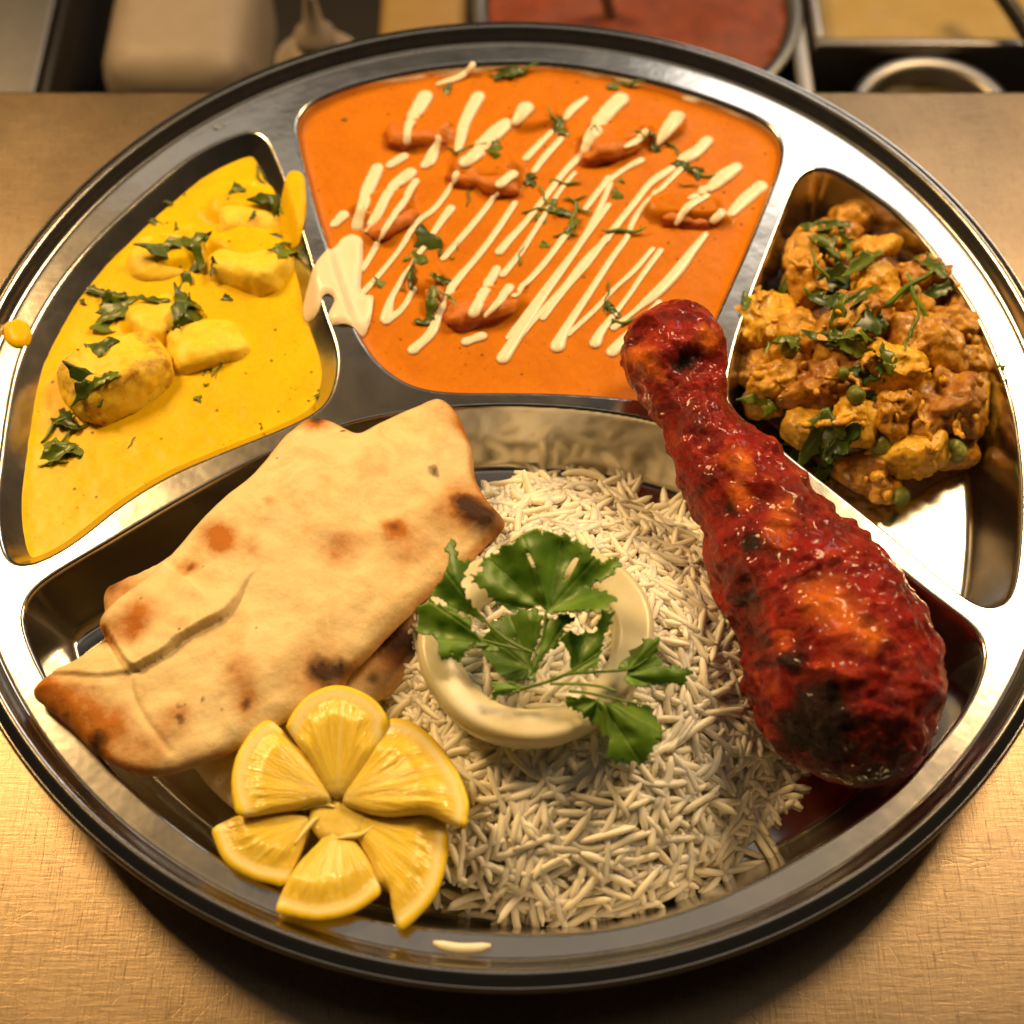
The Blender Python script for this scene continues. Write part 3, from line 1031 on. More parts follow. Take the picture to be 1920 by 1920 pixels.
VLAB = [
    'largest yellow potato chunk pressed against the drumstick knob',
    'square yellow potato chunk behind the largest one, carrying a pea',
    'flat cauliflower piece tucked under the largest potato chunk',
    'topmost small cauliflower floret at the narrow end of the compartment',
    'brown potato chunk under the first coriander strips by the divider',
    'cauliflower floret covered by the thickest coriander heap',
    'orange cauliflower floret beside the outer compartment wall below the narrow end',
    'curled cauliflower floret with a hollow ring shape in the middle of the pile',
    "cauliflower floret touching the outer steel wall at the pile's shoulder",
    'large round masala cauliflower floret facing the outer wall',
    'large bright yellow cauliflower floret above the two bare peas',
    'long upright yellow strip of potato near the outer wall',
    'cauliflower floret at the outer corner beside the long yellow strip',
    'wide flat cauliflower piece below the dark coriander leaves',
    'thin wide potato slice below the largest potato chunk',
    'cauliflower floret between the middle pea and the bright yellow floret',
    'cauliflower floret hidden behind the drumstick neck',
    'curved yellow cauliflower piece fallen onto the bare compartment floor',
    'small cauliflower end with a pea at the foot of the pile',
    'dark brown potato chunk resting on the compartment floor between two peas',
    'potato chunk in the shade beside the orange curry divider',
    'potato chunk peeking from under the coriander heap',
    'cauliflower floret under crossed coriander strips at the pile top',
    'cauliflower floret between the shoulder floret and the large round one',
    'small cauliflower floret behind the coriander heap near the narrow end',
    'cauliflower floret below the first pea at the pile top',
    'potato chunk under the shiny dark coriander leaves',
    'potato chunk under the lower coriander bunch',
    'dark potato chunk behind the lower coriander bunch by the drumstick',
    'cauliflower floret on the outer slope above the long yellow strip',
    'flat potato piece under the outermost pea',
    'thin cauliflower floret squeezed between drumstick knob and largest potato',
]
veg = []
base = smooth_loop(U(*np.array([(1470, 520), (1540, 420), (1620, 410), (1720, 470), (1800, 560), (1850, 680), (1870, 800), (1830, 860), (1760, 890), (1700, 930), (1630, 920), (1560, 870), (1480, 800), (1410, 740), (1390, 660), (1420, 600)], float).T, 1.0)[:, :2], 160, 4)
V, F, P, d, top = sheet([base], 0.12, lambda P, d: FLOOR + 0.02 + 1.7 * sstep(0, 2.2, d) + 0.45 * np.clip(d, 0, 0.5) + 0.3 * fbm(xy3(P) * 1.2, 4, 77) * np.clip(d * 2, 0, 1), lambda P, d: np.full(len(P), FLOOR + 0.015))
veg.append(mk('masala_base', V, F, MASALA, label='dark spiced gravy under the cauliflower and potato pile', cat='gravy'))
VP = [  # px, py, radius px, kind, stretch, label detail
    (1425, 628, 64, 'potato', (1.1, 0.9, 0.8)), (1497, 622, 42, 'potato', (0.9, 1.2, 0.8)), (1430, 690, 36, 'floret', (1.3, 0.9, 0.8)), (1590, 420, 34, 'floret', (1.1, 0.9, 0.9)), (1523, 478, 46, 'potato', (0.9, 1.1, 0.8)),
    (1570, 456, 40, 'floret', (1.2, 0.8, 0.8)), (1720, 528, 46, 'floret', (1.2, 0.9, 0.9)), (1690, 585, 40, 'floret', (1, 1, 0.9)), (1802, 574, 42, 'floret', (0.9, 1.2, 0.9)), (1738, 655, 58, 'floret', (1.1, 1, 0.9)),
    (1755, 768, 62, 'floret', (1.0, 1.0, 0.9)), (1830, 752, 36, 'potato', (0.65, 2.3, 0.8)), (1876, 795, 40, 'floret', (0.8, 1.2, 0.9)), (1546, 722, 54, 'floret', (1.4, 0.8, 0.8)), (1475, 712, 46, 'potato', (1.4, 0.7, 0.8)),
    (1666, 778, 50, 'floret', (1.1, 0.9, 0.9)), (1440, 745, 38, 'floret', (1.1, 1, 0.9)), (1628, 890, 40, 'floret', (1.4, 0.8, 0.8)), (1662, 925, 30, 'floret', (1.0, 1.0, 0.9)), (1701, 850, 50, 'potato', (1.2, 0.9, 0.8)),
    (1510, 530, 42, 'potato', (0.9, 1.1, 0.9)), (1640, 540, 40, 'potato', (1, 0.9, 0.9)), (1612, 600, 46, 'floret', (1.2, 0.9, 0.9)), (1775, 618, 42, 'floret', (1, 1, 0.9)), (1640, 480, 34, 'floret', (1.1, 0.9, 0.9)), (1570, 640, 46, 'floret', (1, 1, 1)),
    (1660, 690, 52, 'potato', (1.1, 0.8, 0.9)), (1600, 790, 46, 'potato', (1, 0.9, 0.8)), (1520, 800, 40, 'potato', (1, 1, 0.8)), (1815, 668, 38, 'floret', (0.9, 1.2, 0.9)), (1790, 850, 34, 'potato', (1.2, 0.8, 0.7)), (1395, 660, 34, 'floret', (0.8, 1.3, 1))]
for k, (px, py, rp, kind, st) in enumerate(VP):
    z = vegz(px, py)
    if py > 870:
        z = 1.0
    c = U(px, py, z)
    r = rp * np.linalg.norm(c - CAM) / FPX
    R = rot(RNG.uniform(-0.4, 0.4), RNG.uniform(-0.4, 0.4), RNG.uniform(-0.5, 0.5))
    if kind == 'potato':
        V, F, V0 = lumpy('box', np.array(st) * r * 1.04, R, c, 100 + k, 0.27, 1.25, 5, 2.9)
        nm = 'potato_chunk'
    else:
        V, F, V0 = lumpy('ball', np.array(st) * r * 1.06, R, c, 100 + k, 0.36, 1.3, 5, 2.0, 0.30)
        nm = 'cauliflower_floret'
    V += (0.05 * fbm(V * 4.0, 3, 400 + k))[:, None] * (V - c) / (np.linalg.norm(V - c, axis=1)[:, None] + 1e-6)
    V[:, 2] = np.maximum(V[:, 2], FLOOR + 0.03)
    veg.append(mk(nm, V, F, POTATO if kind == 'potato' else FLORET, label=VLAB[k], cat='potato' if kind == 'potato' else 'cauliflower', group='potato chunks in the vegetable pile' if kind == 'potato' else 'cauliflower florets in the vegetable pile'))
vtree = bvh(veg)
# crumbs of masala sticking all over the pile
VV, FF, nv = [], [], 0
for k in range(70):
    px, py = RNG.uniform(1390, 1880), RNG.uniform(400, 950)
    h, nn = hit(vtree, px, py)
    if h is None:
        continue
    r = RNG.uniform(0.05, 0.17)
    V, F, V0 = lumpy('ball', r * RNG.uniform(0.6, 1.5, 3), rot(*RNG.uniform(-3, 3, 3)), h + nn * r * 0.2, 500 + k, 0.25, 3.0, 2)
    VV.append(V)
    FF += [[nv + i for i in f] for f in F]
    nv += len(V)
for k in range(26):
    px, py = RNG.uniform(1400, 1870), RNG.uniform(410, 900)
    h, nn = hit(vtree, px, py)
    if h is None:
        continue
    t = np.linspace(-0.5, 0.5, 8)
    L_ = RNG.uniform(0.5, 1.3)
    p = np.stack([t * L_, RNG.uniform(-0.8, 0.8) * t * t * L_, RNG.uniform(-0.5, 0.5) * t * t], -1)
    p = p + 0.05 * RNG.normal(size=p.shape)
    q = np.array(Vector((0, 0, 1)).rotation_difference(Vector(nn)).to_matrix()) @ rot(0, 0, RNG.uniform(0, 6.3))
    V, F = tube(p @ q.T + h + nn * 0.03, RNG.uniform(0.06, 0.13) * np.array([0.5, 0.9, 1, 1.1, 1, 1.05, 0.9, 0.5]), 8, 0.6)
    VV.append(V)
    FF += [[nv + i for i in f] for f in F]
    nv += len(V)
crumbs = mk('masala_crumbs', np.concatenate(VV), FF, FLORET, kind='stuff', label='brown masala crumbs clinging to the vegetable pile')
PLAB = ['pea sitting on the square yellow potato chunk', 'bare green pea at the foot of the pile in front of a floret', 'outermost green pea beside the dark gap', 'pea stuck to the end of the fallen cauliflower piece', 'split yellowish pea in the middle of the pile', 'pea half buried under the dark coriander leaves', 'pea lodged beside the curled floret', 'pea beside the drumstick on the largest potato chunk']
for k, (px, py, rp) in enumerate([(1481, 651, 19), (1652, 836, 22), (1788, 847, 24), (1686, 932, 19), (1604, 742, 19), (1580, 700, 13)]):
    h, nn = hit(vtree, px, py)
    if h is None:
        h = U(px, py, 1.0)
        nn = np.array([0, 0, 1.0])
    r = rp * np.linalg.norm(h - CAM) / FPX
    V, F, V0 = lumpy('ball', (r, r * 0.95, r * 0.92), rot(k, k * 2, k), h + nn * r * 0.1, 150 + k, 0.09, 3.0, 4)
    V[:, 2] = np.maximum(V[:, 2], FLOOR + 0.03)
    veg.append(mk('green_pea', V, F, PEA, label=PLAB[k], cat='pea', group='peas in the vegetable pile'))

# ------------------------------------------------------------------ rice
MC = np.array([1.45, -7.65])
MR = np.array([6.15, 6.55])
LM = LIP['main']


def mound(P):
    e = (P - MC) / MR
    a = np.arctan2(e[:, 1], e[:, 0])
    r = np.hypot(e[:, 0], e[:, 1]) / (1 + 0.05 * np.sin(3 * a + 1) + 0.04 * np.sin(5 * a))
    return FLOOR + 3.0 * np.clip(1 - r ** 2, 0, 1) ** 0.72 + 0.22 * fbm(xy3(P) * 0.55, 3, 91) * np.clip(1.2 - r, 0, 1)


a = np.linspace(0, 2 * np.pi, 120, endpoint=False)
rice = thing('rice_mound', (MC[0], MC[1], FLOOR), 'heap of boiled long grain white rice in the main compartment', 'rice')
core_loop = MC + 0.93 * MR * np.stack([np.cos(a), np.sin(a)], -1)
V, F, P, d, top = sheet([core_loop], 0.14, lambda P, d: np.maximum(mound(P) - 0.22, FLOOR + 0.02) + 0.06 * fbm(xy3(P) * 2.5, 3, 5), lambda P, d: np.full(len(P), FLOOR + 0.012))
core = mk('heap', V, F, RICE, rice, attrs={'tint': np.zeros(len(V))})


def grain_mesh(bend, taper):
    n, k = 8, 8
    t = np.linspace(-1, 1, k)
    rad = 0.108 * np.sqrt(np.clip(1 - np.abs(t) ** (4.2 + taper), 0, 1)) + 0.004
    rad[0] = rad[-1] = 0.04
    path = np.stack([0.66 * t, bend * (t * t - 0.4), 0 * t], -1)
    return tube(path, rad, n, 0.86)


GV = [grain_mesh(b, tp) for b, tp in ((0.02, 0), (0.10, 0.5), (-0.09, 1), (0.17, 0.3), (0.05, 1.5), (-0.14, 0.6))]
grains = []
tries = 0
Rm = 1.06
while len(grains) < 4700 and tries < 40000:
    tries += 1
    q = RNG.uniform(-1, 1, 2) * 1.07
    rr = np.hypot(*q)
    if rr > 1.07 or (rr > 0.97 and RNG.random() > 0.3):
        continue
    p = MC + q * MR
    grains.append(p)
G = np.array(grains)
s, _ = sdf(G, [LM])
edge_ok = -s > 0.75
G = G[edge_ok]
z = mound(G)
h = 0.15
gx = (mound(G + [h, 0]) - mound(G - [h, 0])) / (2 * h)
gy = (mound(G + [0, h]) - mound(G - [0, h])) / (2 * h)
N = np.stack([-gx, -gy, np.ones(len(G))], -1)
N /= np.linalg.norm(N, axis=1)[:, None]
lay = RNG.random(len(G))
off = -0.22 + 0.50 * lay
# grains fan outward from the top but tumble freely
e = (G - MC) / MR
ang = np.arctan2(e[:, 1], e[:, 0]) + RNG.normal(0, 1.0, len(G)) + np.where(RNG.random(len(G)) < 0.4, RNG.uniform(-1.6, 1.6, len(G)), 0)
D = np.stack([np.cos(ang), np.sin(ang), RNG.normal(0.0, 0.42, len(G))], -1)
D -= (D * N).sum(1)[:, None] * N * 0.85
D /= np.linalg.norm(D, axis=1)[:, None]
roll = RNG.uniform(0, 2 * np.pi, len(G))
S = np.cross(N, D)
S /= np.linalg.norm(S, axis=1)[:, None]
T = np.cross(D, S)
S2 = S * np.cos(roll)[:, None] + T * np.sin(roll)[:, None]
T2 = np.cross(D, S2)
L = RNG.uniform(0.82, 1.18, len(G))
W = RNG.uniform(0.85, 1.12, len(G))
pos = np.concatenate([G, z[:, None]], 1) + N * off[:, None]
halfdrop = np.abs(D[:, 2]) * 0.5 * L
pos[:, 2] = np.maximum(pos[:, 2], FLOOR + 0.10 + halfdrop * 0.7)
var = RNG.integers(0, len(GV), len(G))
tint = RNG.random(len(G))
# the grains that show largest: top layer, on the slope facing out front
vis = (N @ ((CAM - np.array([MC[0], MC[1], 3])) / np.linalg.norm(CAM)))
score = np.where(lay > 0.72, -np.linalg.norm(pos - CAM, axis=1), -1e3) + 0.5 * vis
single = np.argsort(-score)[:300]
is_single = np.zeros(len(G), bool)
is_single[single] = True
gm = []
for k, (V, F) in enumerate(GV):
    me = bpy.data.meshes.new('grain')
    me.from_pydata((V * 0.01).tolist(), [], F)
    me.shade_smooth()
    me.materials.append(RICE)
    at = me.attributes.new('tint', 'FLOAT', 'POINT')
    at.data.foreach_set('value', np.full(len(V), 0.6, np.float32))
    gm.append(me)
rl = np.array(rice.location)
for i in single:
    o = bpy.data.objects.new('grain', gm[var[i]])
    M = Matrix(np.stack([D[i] * L[i], S2[i] * W[i], T2[i] * W[i]], 1).tolist()).to_4x4()
    M.translation = Vector(pos[i] * 0.01 - rl)
    o.matrix_local = M
    scene.collection.objects.link(o)
    o.parent = rice
VV, FF, TT = [], [], []
nv = 0
for i in np.where(~is_single)[0]:
    V, F = GV[var[i]]
    W_ = V @ np.stack([D[i] * L[i], S2[i] * W[i], T2[i] * W[i]], 0) + pos[i]
    VV.append(W_)
    FF += [[nv + k for k in f] for f in F]
    TT.append(np.full(len(V), tint[i]))
    nv += len(V)
mk('loose_grains', np.concatenate(VV), FF, RICE, rice, kind='stuff', attrs={'tint': np.concatenate(TT)})
# the one grain lying on the plate's flat rim
V, F = GV[1]
q = U(866, 1774, FL + 0.1)
V = (V * [1.05, 1.0, 0.9]) @ rot(0, 0, -0.05).T + q
mk('rice_grain', V, F, RICE, label='single curved rice grain lying alone on the flat steel rim', cat='rice grain', attrs={'tint': np.full(len(V), 0.8)})

# ------------------------------------------------------------------ onion ring


def onion(center, tilt, name, label):
    prof = spline([(2.30, -1.5), (2.66, -1.1), (2.88, -0.70), (2.95, -0.38), (2.93, -0.15), (2.86, -0.03), (2.74, 0.02), (2.5, -0.01), (2.25, -0.07), (2.06, -0.16), (1.97, -0.3), (1.94, -0.5), (1.9, -0.9), (1.8, -1.35)], 70)
    V, F = lathe(prof, 160, close=True)
    ang = np.arctan2(V[:, 1], V[:, 0])
    rr = 1 + 0.055 * np.sin(2 * ang + 0.6) + 0.015 * np.sin(3 * ang) + 0.01 * noise(V * 1.1, 5)
    V[:, :2] *= rr[:, None]
    V[:, 2] += 0.12 * np.sin(2 * ang + 1.0) + 0.06 * noise(V * 0.7, 6)
    V = V @ rot(tilt, 0.04, 0).T + center
    return mk(name, V, F, ONION, label=label, cat='onion')


onion(U(1006, 1190, 4.35), -0.04, 'onion_ring', 'thick pale raw onion ring sitting on the rice under coriander')

# ------------------------------------------------------------------ naan
NA = (0, 720, 2.0)
top_px = [(585, 775), (612, 778), (640, 792), (668, 804), (700, 792), (735, 775), (775, 757), (815, 741), (838, 748), (858, 772), (875, 810), (888, 845), (890, 885), (912, 928), (945, 968), (944, 985), (920, 1008), (880, 1046), (835, 1082), (800, 1112),
          (760, 1152), (705, 1208), (665, 1245), (648, 1268), (640, 1295), (600, 1315), (540, 1340), (480, 1372), (440, 1396), (400, 1416), (350, 1433), (290, 1447), (235, 1438), (185, 1414), (150, 1382), (100, 1332), (54, 1291), (75, 1262), (130, 1235),
          (178, 1203), (192, 1192), (184, 1166), (205, 1135), (260, 1085), (300, 1048), (350, 992), (400, 938), (440, 905), (480, 872), (530, 812), (562, 783)]
ridge_px = [(196, 1180), (212, 1205), (232, 1238), (256, 1262), (285, 1250), (315, 1234), (345, 1208), (385, 1185), (425, 1163), (450, 1130), (465, 1100), (495, 1064)]
flap_px = [(96, 1262), (140, 1268), (190, 1272), (225, 1268), (256, 1262), (232, 1235), (205, 1205), (192, 1192), (150, 1215), (110, 1240)]


def naan_z(P):
    return 3.25 + 0.018 * (P[:, 0] + 6) + 0.03 * np.clip(-P[:, 1] - 12, -3, 0) + 0.12 * fbm(xy3(P) * 0.22, 3, 17)


ZN = 3.5
nl = smooth_loop(U(*np.array(top_px, float).T, ZN)[:, :2], 420, 2)
nl += 0.035 * np.stack([fbm(xy3(nl) * 1.6, 3, 3), fbm(xy3(nl) * 1.6, 3, 4)], -1)
ridge = spline(U(*np.array(ridge_px, float).T, ZN)[:, :2], 60)
flap = smooth_loop(U(*np.array(flap_px, float).T, ZN)[:, :2], 90, 1)
crease = spline(U(*np.array([(246, 1265), (250, 1305), (272, 1350), (300, 1385), (318, 1410)], float).T, ZN)[:, :2], 30)
crease2 = spline(U(*np.array([(345, 1195), (350, 1150), (360, 1110), (362, 1070)], float).T, ZN)[:, :2], 30)
upper = poly_in


def ridge_step(P):
    """1 on the folded-over upper layer, 0 below the fold line; fades where the fold ends"""
    D, Ft = seg_dist(P, ridge[:-1], ridge[1:])
    up_loop = np.concatenate([ridge, U(*np.array([(700, 760), (500, 700), (100, 1000), (150, 1160)], float).T, ZN)[:, :2]])
    ins = poly_in(P, [up_loop])
    sgn = np.where(ins, D, -D)
    end = ridge[-1]
    st = ridge[0]
    dist_end = np.hypot(*(Ft - end).T)
    fade = sstep(0.0, 2.2, dist_end)
    side = sstep(-0.03, 0.04, sgn) * np.exp(-np.maximum(sgn, 0) / 2.6)
    groove = np.exp(-(sgn / 0.10) ** 2) * (sgn < 0.05)
    return side * fade, groove * fade, D


def blob(P, px, py, r, z=ZN):
    q = U(px, py, z)[:2]
    rr = r / 70.0
    return np.exp(-((P - q) ** 2).sum(1) / (rr * rr))


def naan_burn(P, d):
    P = P + 0.28 * np.stack([fbm(xy3(P) * 1.3, 4, 61, 0.65), fbm(xy3(P) * 1.3, 4, 62, 0.65)], -1)
    burn = np.zeros(len(P)); toast = np.zeros(len(P))
    for px, py, r, k in [(893, 962, 34, 1.0), (915, 985, 34, 0.9), (865, 950, 20, 0.7), (815, 893, 9, 0.9), (605, 1262, 26, 1.2), (640, 1258, 18, 1.0), (592, 776, 14, 1.2), (180, 1385, 16, 0.9), (175, 1405, 14, 0.8), (460, 1325, 10, 0.9), (335, 1358, 10, 0.8),
                         (334, 1330, 7, 0.5), (355, 1063, 8, 0.6), (745, 998, 10, 0.5), (640, 811, 4, 1.0), (341, 1193, 4, 0.9), (384, 1319, 6, 0.6), (545, 760, 8, 0.5), (195, 1196, 8, 0.7), (120, 1345, 10, 0.5)]:
        burn += k * blob(P, px, py, r)
    for px, py, r, k in [(880, 955, 62, 0.9), (405, 1000, 38, 0.75), (420, 1030, 30, 0.7), (270, 1160, 42, 0.7), (255, 1200, 30, 0.5), (640, 1040, 42, 0.6), (745, 1000, 24, 0.7), (355, 1065, 22, 0.7), (345, 1180, 20, 0.35), (190, 1365, 60, 0.8), (130, 1320, 40, 0.6), (90, 1290, 30, 0.7), (280, 1410, 50, 0.4),
                         (450, 1270, 40, 0.5), (460, 1325, 28, 0.6), (335, 1350, 30, 0.5), (600, 1265, 60, 0.6), (700, 880, 50, 0.3), (590, 785, 34, 0.8), (820, 770, 50, 0.35), (480, 1040, 24, 0.4), (770, 1030, 60, 0.4), (205, 1190, 26, 0.5), (560, 1000, 50, 0.2), (505, 955, 18, 0.4), (860, 800, 28, 0.4)]:
        toast += k * blob(P, px, py, r)
    toast += 0.55 * np.exp(-(d / 0.16) ** 2) * (0.6 + 0.8 * np.clip(fbm(xy3(P) * 0.5, 2, 9), -0.6, 1))
    return burn, toast


def build_naan():
    th = 0.42

    def prof(d, w=0.55):
        return np.sqrt(np.clip(1 - (1 - np.clip(d / w, 0, 1)) ** 2, 0, 1))

    def zt(P, d):
        step, groove, _ = ridge_step(P)
        fs, _ = sdf(P, [flap])
        fl = sstep(-0.05, 0.08, -fs)
        cr = np.exp(-(line_dist(P, crease) / 0.09) ** 2)
        cr2 = np.exp(-(line_dist(P, crease2) / 0.12) ** 2)
        # puffed lower fold along the free front edge
        z = naan_z(P) + th * prof(d) + 0.22 * sstep(0.1, 1.6, d) + 0.30 * step - 0.08 * groove + 0.12 * fl - 0.07 * cr - 0.03 * cr2
        z += 0.16 * fbm(xy3(P) * 0.6, 3, 23) * prof(d) + 0.10 * np.clip(0.42 - worley(xy3(P) * 0.55, 12), 0, 1) * prof(d) + 0.035 * fbm(xy3(P) * 2.0, 3, 24) * prof(d)
        return z

    def zb(P, d):
        return naan_z(P) - th * 0.9 * prof(d)
    return sheet([nl], 0.048, zt, zb)


naan = thing('folded_naan', (-5, -5.5, 2.9), 'large folded naan bread with charred spots leaning over the compartment edge', 'naan')
V, F, P, d, top = build_naan()
bu, to = naan_burn(P, d)
step, groove, RD = ridge_step(P)
to += 0.12 * groove  # colour turns browner along the groove below the fold
naan_o = mk('top_fold', V, F, NAAN, naan, attrs={'burn': np.clip(bu, 0, 1.3), 'toast': np.clip(to, 0, 1.2)})
low_px = [(195, 1125), (230, 1092), (300, 1060), (500, 930), (700, 930), (780, 1080), (806, 1160), (806, 1212), (790, 1248), (750, 1282), (706, 1312), (640, 1345), (560, 1420), (470, 1490), (440, 1512), (400, 1480), (355, 1430), (300, 1380), (230, 1260)]
ZL = 2.5
ll = smooth_loop(U(*np.array(low_px, float).T, ZL)[:, :2], 260, 2)
ll += 0.04 * np.stack([fbm(xy3(ll) * 1.2, 3, 5), fbm(xy3(ll) * 1.2, 3, 6)], -1)


def lowz(P):
    return 2.45 + 0.06 * (P[:, 1] + 7) + 0.10 * fbm(xy3(P) * 0.35, 3, 31)


def pf(d, w=0.4):
    return np.sqrt(np.clip(1 - (1 - np.clip(d / w, 0, 1)) ** 2, 0, 1))


V, F, P, d, top = sheet([ll], 0.10, lambda P, d: lowz(P) + 0.26 * pf(d) + 0.06 * fbm(xy3(P) * 1.2, 3, 8) * pf(d), lambda P, d: lowz(P) - 0.26 * pf(d))
bu = 0.9 * blob(P, 735, 1205, 40, ZL) + 1.0 * blob(P, 790, 1215, 40, ZL) + 0.6 * blob(P, 700, 1275, 12, ZL) + 0.5 * blob(P, 215, 1105, 20, ZL)
to = 0.5 * blob(P, 740, 1230, 80, ZL) + 0.12 + 0.5 * blob(P, 215, 1110, 60, ZL)
mk('under_fold', V, F, NAAN, naan, attrs={'burn': bu, 'toast': to})

# ------------------------------------------------------------------ lemon flower
LC = (380, 1260, 3.5556)
petals = [  # inner part of the outline, then the skin arc; heights of the skin edge and of the heart
    ([(900, 850), (720, 600), (575, 400)], [(560, 350), (620, 240), (720, 145), (850, 92), (960, 95), (1080, 140), (1170, 205), (1232, 300), (1225, 370)], [(1120, 560)], 3.75, 3.05),
    ([(870, 850), (700, 570), (600, 470), (530, 385)], [(440, 322), (350, 370), (270, 470), (215, 580), (190, 720), (200, 850), (243, 955)], [(430, 940), (700, 890)], 3.45, 3.0),
    ([(930, 850), (1090, 600), (1200, 400)], [(1240, 315), (1330, 310), (1430, 350), (1550, 450), (1650, 580), (1730, 720), (1775, 860), (1770, 960), (1747, 1036)], [(1620, 985), (1480, 935), (1250, 955), (1060, 925)], 3.65, 3.05),
    ([(720, 980), (560, 940), (430, 942), (260, 955), (140, 1000)], [(64, 1050), (80, 1130), (130, 1240), (200, 1310), (330, 1380), (450, 1412), (540, 1420)], [(610, 1290), (680, 1120)], 2.95, 2.75),
    ([(900, 1020), (760, 1150), (620, 1300), (540, 1440)], [(490, 1592), (600, 1632), (720, 1656), (850, 1652), (1000, 1612), (1120, 1540), (1190, 1465)], [(1150, 1340), (1060, 1180)], 3.0, 2.7),
    ([(980, 960), (1250, 955), (1480, 935), (1600, 985)], [(1642, 1100), (1620, 1300), (1560, 1480), (1460, 1612), (1322, 1722)], [(1262, 1580), (1240, 1450), (1165, 1400), (1110, 1250), (1020, 1100)], 3.0, 2.72)]
lemon = thing('lemon_flower', U(640, 1520, FLOOR), 'lemon half cut open into six petals in front of the naan', 'lemon')
heart = U(*np.array(crop([(930, 900)], *LC))[0], 2.95)
for k, (inn, arc, inn2, zo, zi) in enumerate(petals):
    arc_px = np.array(crop(arc, *LC))
    loop_px = np.array(crop(inn + arc + inn2, *LC))
    zr = 0.5 * (zo + zi)
    heart_px = np.array(crop([inn[0]], *LC))[0]
    far = np.linalg.norm(arc_px - heart_px, axis=1).max()
    hz = lambda q: zi + (zo - zi) * np.clip(np.linalg.norm(q - heart_px, axis=1) / far, 0, 1)
    Lw = U(loop_px[:, 0], loop_px[:, 1], hz(loop_px))
    Aw = U(arc_px[:, 0], arc_px[:, 1], hz(arc_px))[:, :2]
    hw = U(heart_px[0], heart_px[1], zi)[:2]
    rmax = np.linalg.norm(Aw - hw, axis=1).max()
    loop = smooth_loop(Lw[:, :2], 200, 1)
    arcs = spline(Aw, 60)
    mid = Aw.mean(0) - hw
    mid /= np.linalg.norm(mid)

    def zt(P, d):
        t = np.linalg.norm(P - hw, axis=1) / rmax
        e = P - hw
        lat = e @ np.array([-mid[1], mid[0]])
        ad = line_dist(P, arcs)
        base = zi + (zo - zi) * np.clip(t, 0, 1)
        puff = 0.10 * pf(d, 0.25) + 0.16 * sstep(0.35, 0.9, ad) * pf(d, 0.5)
        ves = 0.030 * noise(np.stack([np.arctan2(e[:, 1], e[:, 0]) * 16, t * 3.0, 0 * t], -1), 70 + k) * sstep(0.4, 0.6, ad)
        return base + puff + ves

    def zb(P, d):
        t = np.linalg.norm(P - hw, axis=1) / rmax
        ad = line_dist(P, arcs)
        base = zi + (zo - zi) * np.clip(t, 0, 1)
        body = 1.55 * pf(ad, 2.2) * pf(d, 0.45)
        return np.maximum(base - body, FLOOR + 0.03)

    V, F, P, d, top = sheet([loop], 0.055, zt, zb)
    ad = line_dist(P, arcs)
    e = P - hw
    th = np.arctan2(e @ np.array([-mid[1], mid[0]]), e @ mid)
    r = np.linalg.norm(e, axis=1)
    wall = np.exp(-(th * r / 0.05) ** 2) * 0.8 * (k in (0, 1, 2)) + 0.7 * np.exp(-(d / 0.05) ** 2) * (ad > 0.4) + 0.8 * np.exp(-(r / 0.35) ** 2)
    mk('petal', V, F, LEMON, lemon, attrs={'rind': np.where(top > 0, ad, 0.0), 'flesh': np.stack([th * 1.6 + k * 3, r, 0 * r], -1), 'wall': np.clip(wall, 0, 1)})
# pulpy heart where the petals meet
hl = np.array(crop([(730, 880), (820, 820), (940, 790), (1060, 840), (1110, 950), (1070, 1080), (950, 1130), (800, 1110), (710, 1010)], *LC))
hloop = smooth_loop(U(hl[:, 0], hl[:, 1], 2.95)[:, :2], 90, 2)
V, F, P, d, top = sheet([hloop], 0.05, lambda P, d: 2.86 + 0.14 * pf(d, 0.3) + 0.05 * fbm(xy3(P) * 3, 3, 4), lambda P, d: 2.86 - 1.4 * pf(d, 0.5))
e = P - hloop.mean(0)
mk('heart', V, F, LEMON, lemon, attrs={'rind': np.full(len(V), 1.0), 'flesh': np.stack([np.arctan2(e[:, 1], e[:, 0]) * 1.6, np.hypot(e[:, 0], e[:, 1]), 0 * d], -1), 'wall': np.full(len(V), 0.35)})
# pale fibres of the opened heart
for s in ([(660, 915, 10), (740, 880, 22), (820, 880, 16), (880, 900, 6)], [(610, 1150, 5), (680, 1060, 14), (730, 1000, 16), (770, 970, 8)], [(900, 1110, 6), (970, 1095, 16), (1060, 1080, 14), (1140, 1025, 5)]):
    s = spline(np.array(crop(s, *LC)), 14)
    c = U(s[:, 0], s[:, 1], 3.03)
    V, F = tube(c, s[:, 2] / 3.5 / 70, 8, 0.6)
    mk('fibre', V, F, LEMON, lemon, attrs={'rind': np.full(len(V), 0.3), 'flesh': np.zeros((len(V), 3)), 'wall': np.ones(len(V))})

# ------------------------------------------------------------------ tandoori drumstick
ST = np.array([(1238, 590, 22, 4.35), (1245, 606, 64, 4.35), (1257, 640, 92, 4.35), (1268, 685, 94, 4.32), (1280, 720, 83, 4.28), (1292, 748, 72, 4.25), (1305, 777, 67, 4.2), (1328, 825, 78, 4.12), (1362, 880, 94, 4.0), (1400, 938, 105, 3.88), (1442, 1005, 126, 3.72), (1470, 1052, 140, 3.62),
               (1508, 1105, 152, 3.52), (1540, 1152, 164, 3.43), (1563, 1200, 176, 3.35), (1578, 1247, 184, 3.27), (1592, 1310, 178, 3.18), (1604, 1372, 156, 3.08), (1610, 1422, 116, 3.0), (1612, 1456, 70, 2.95), (1612, 1474, 26, 2.9)], float)
NL, NA_ = 300, 190
stn = spline(ST, NL)
cen = U(stn[:, 0], stn[:, 1], stn[:, 3])
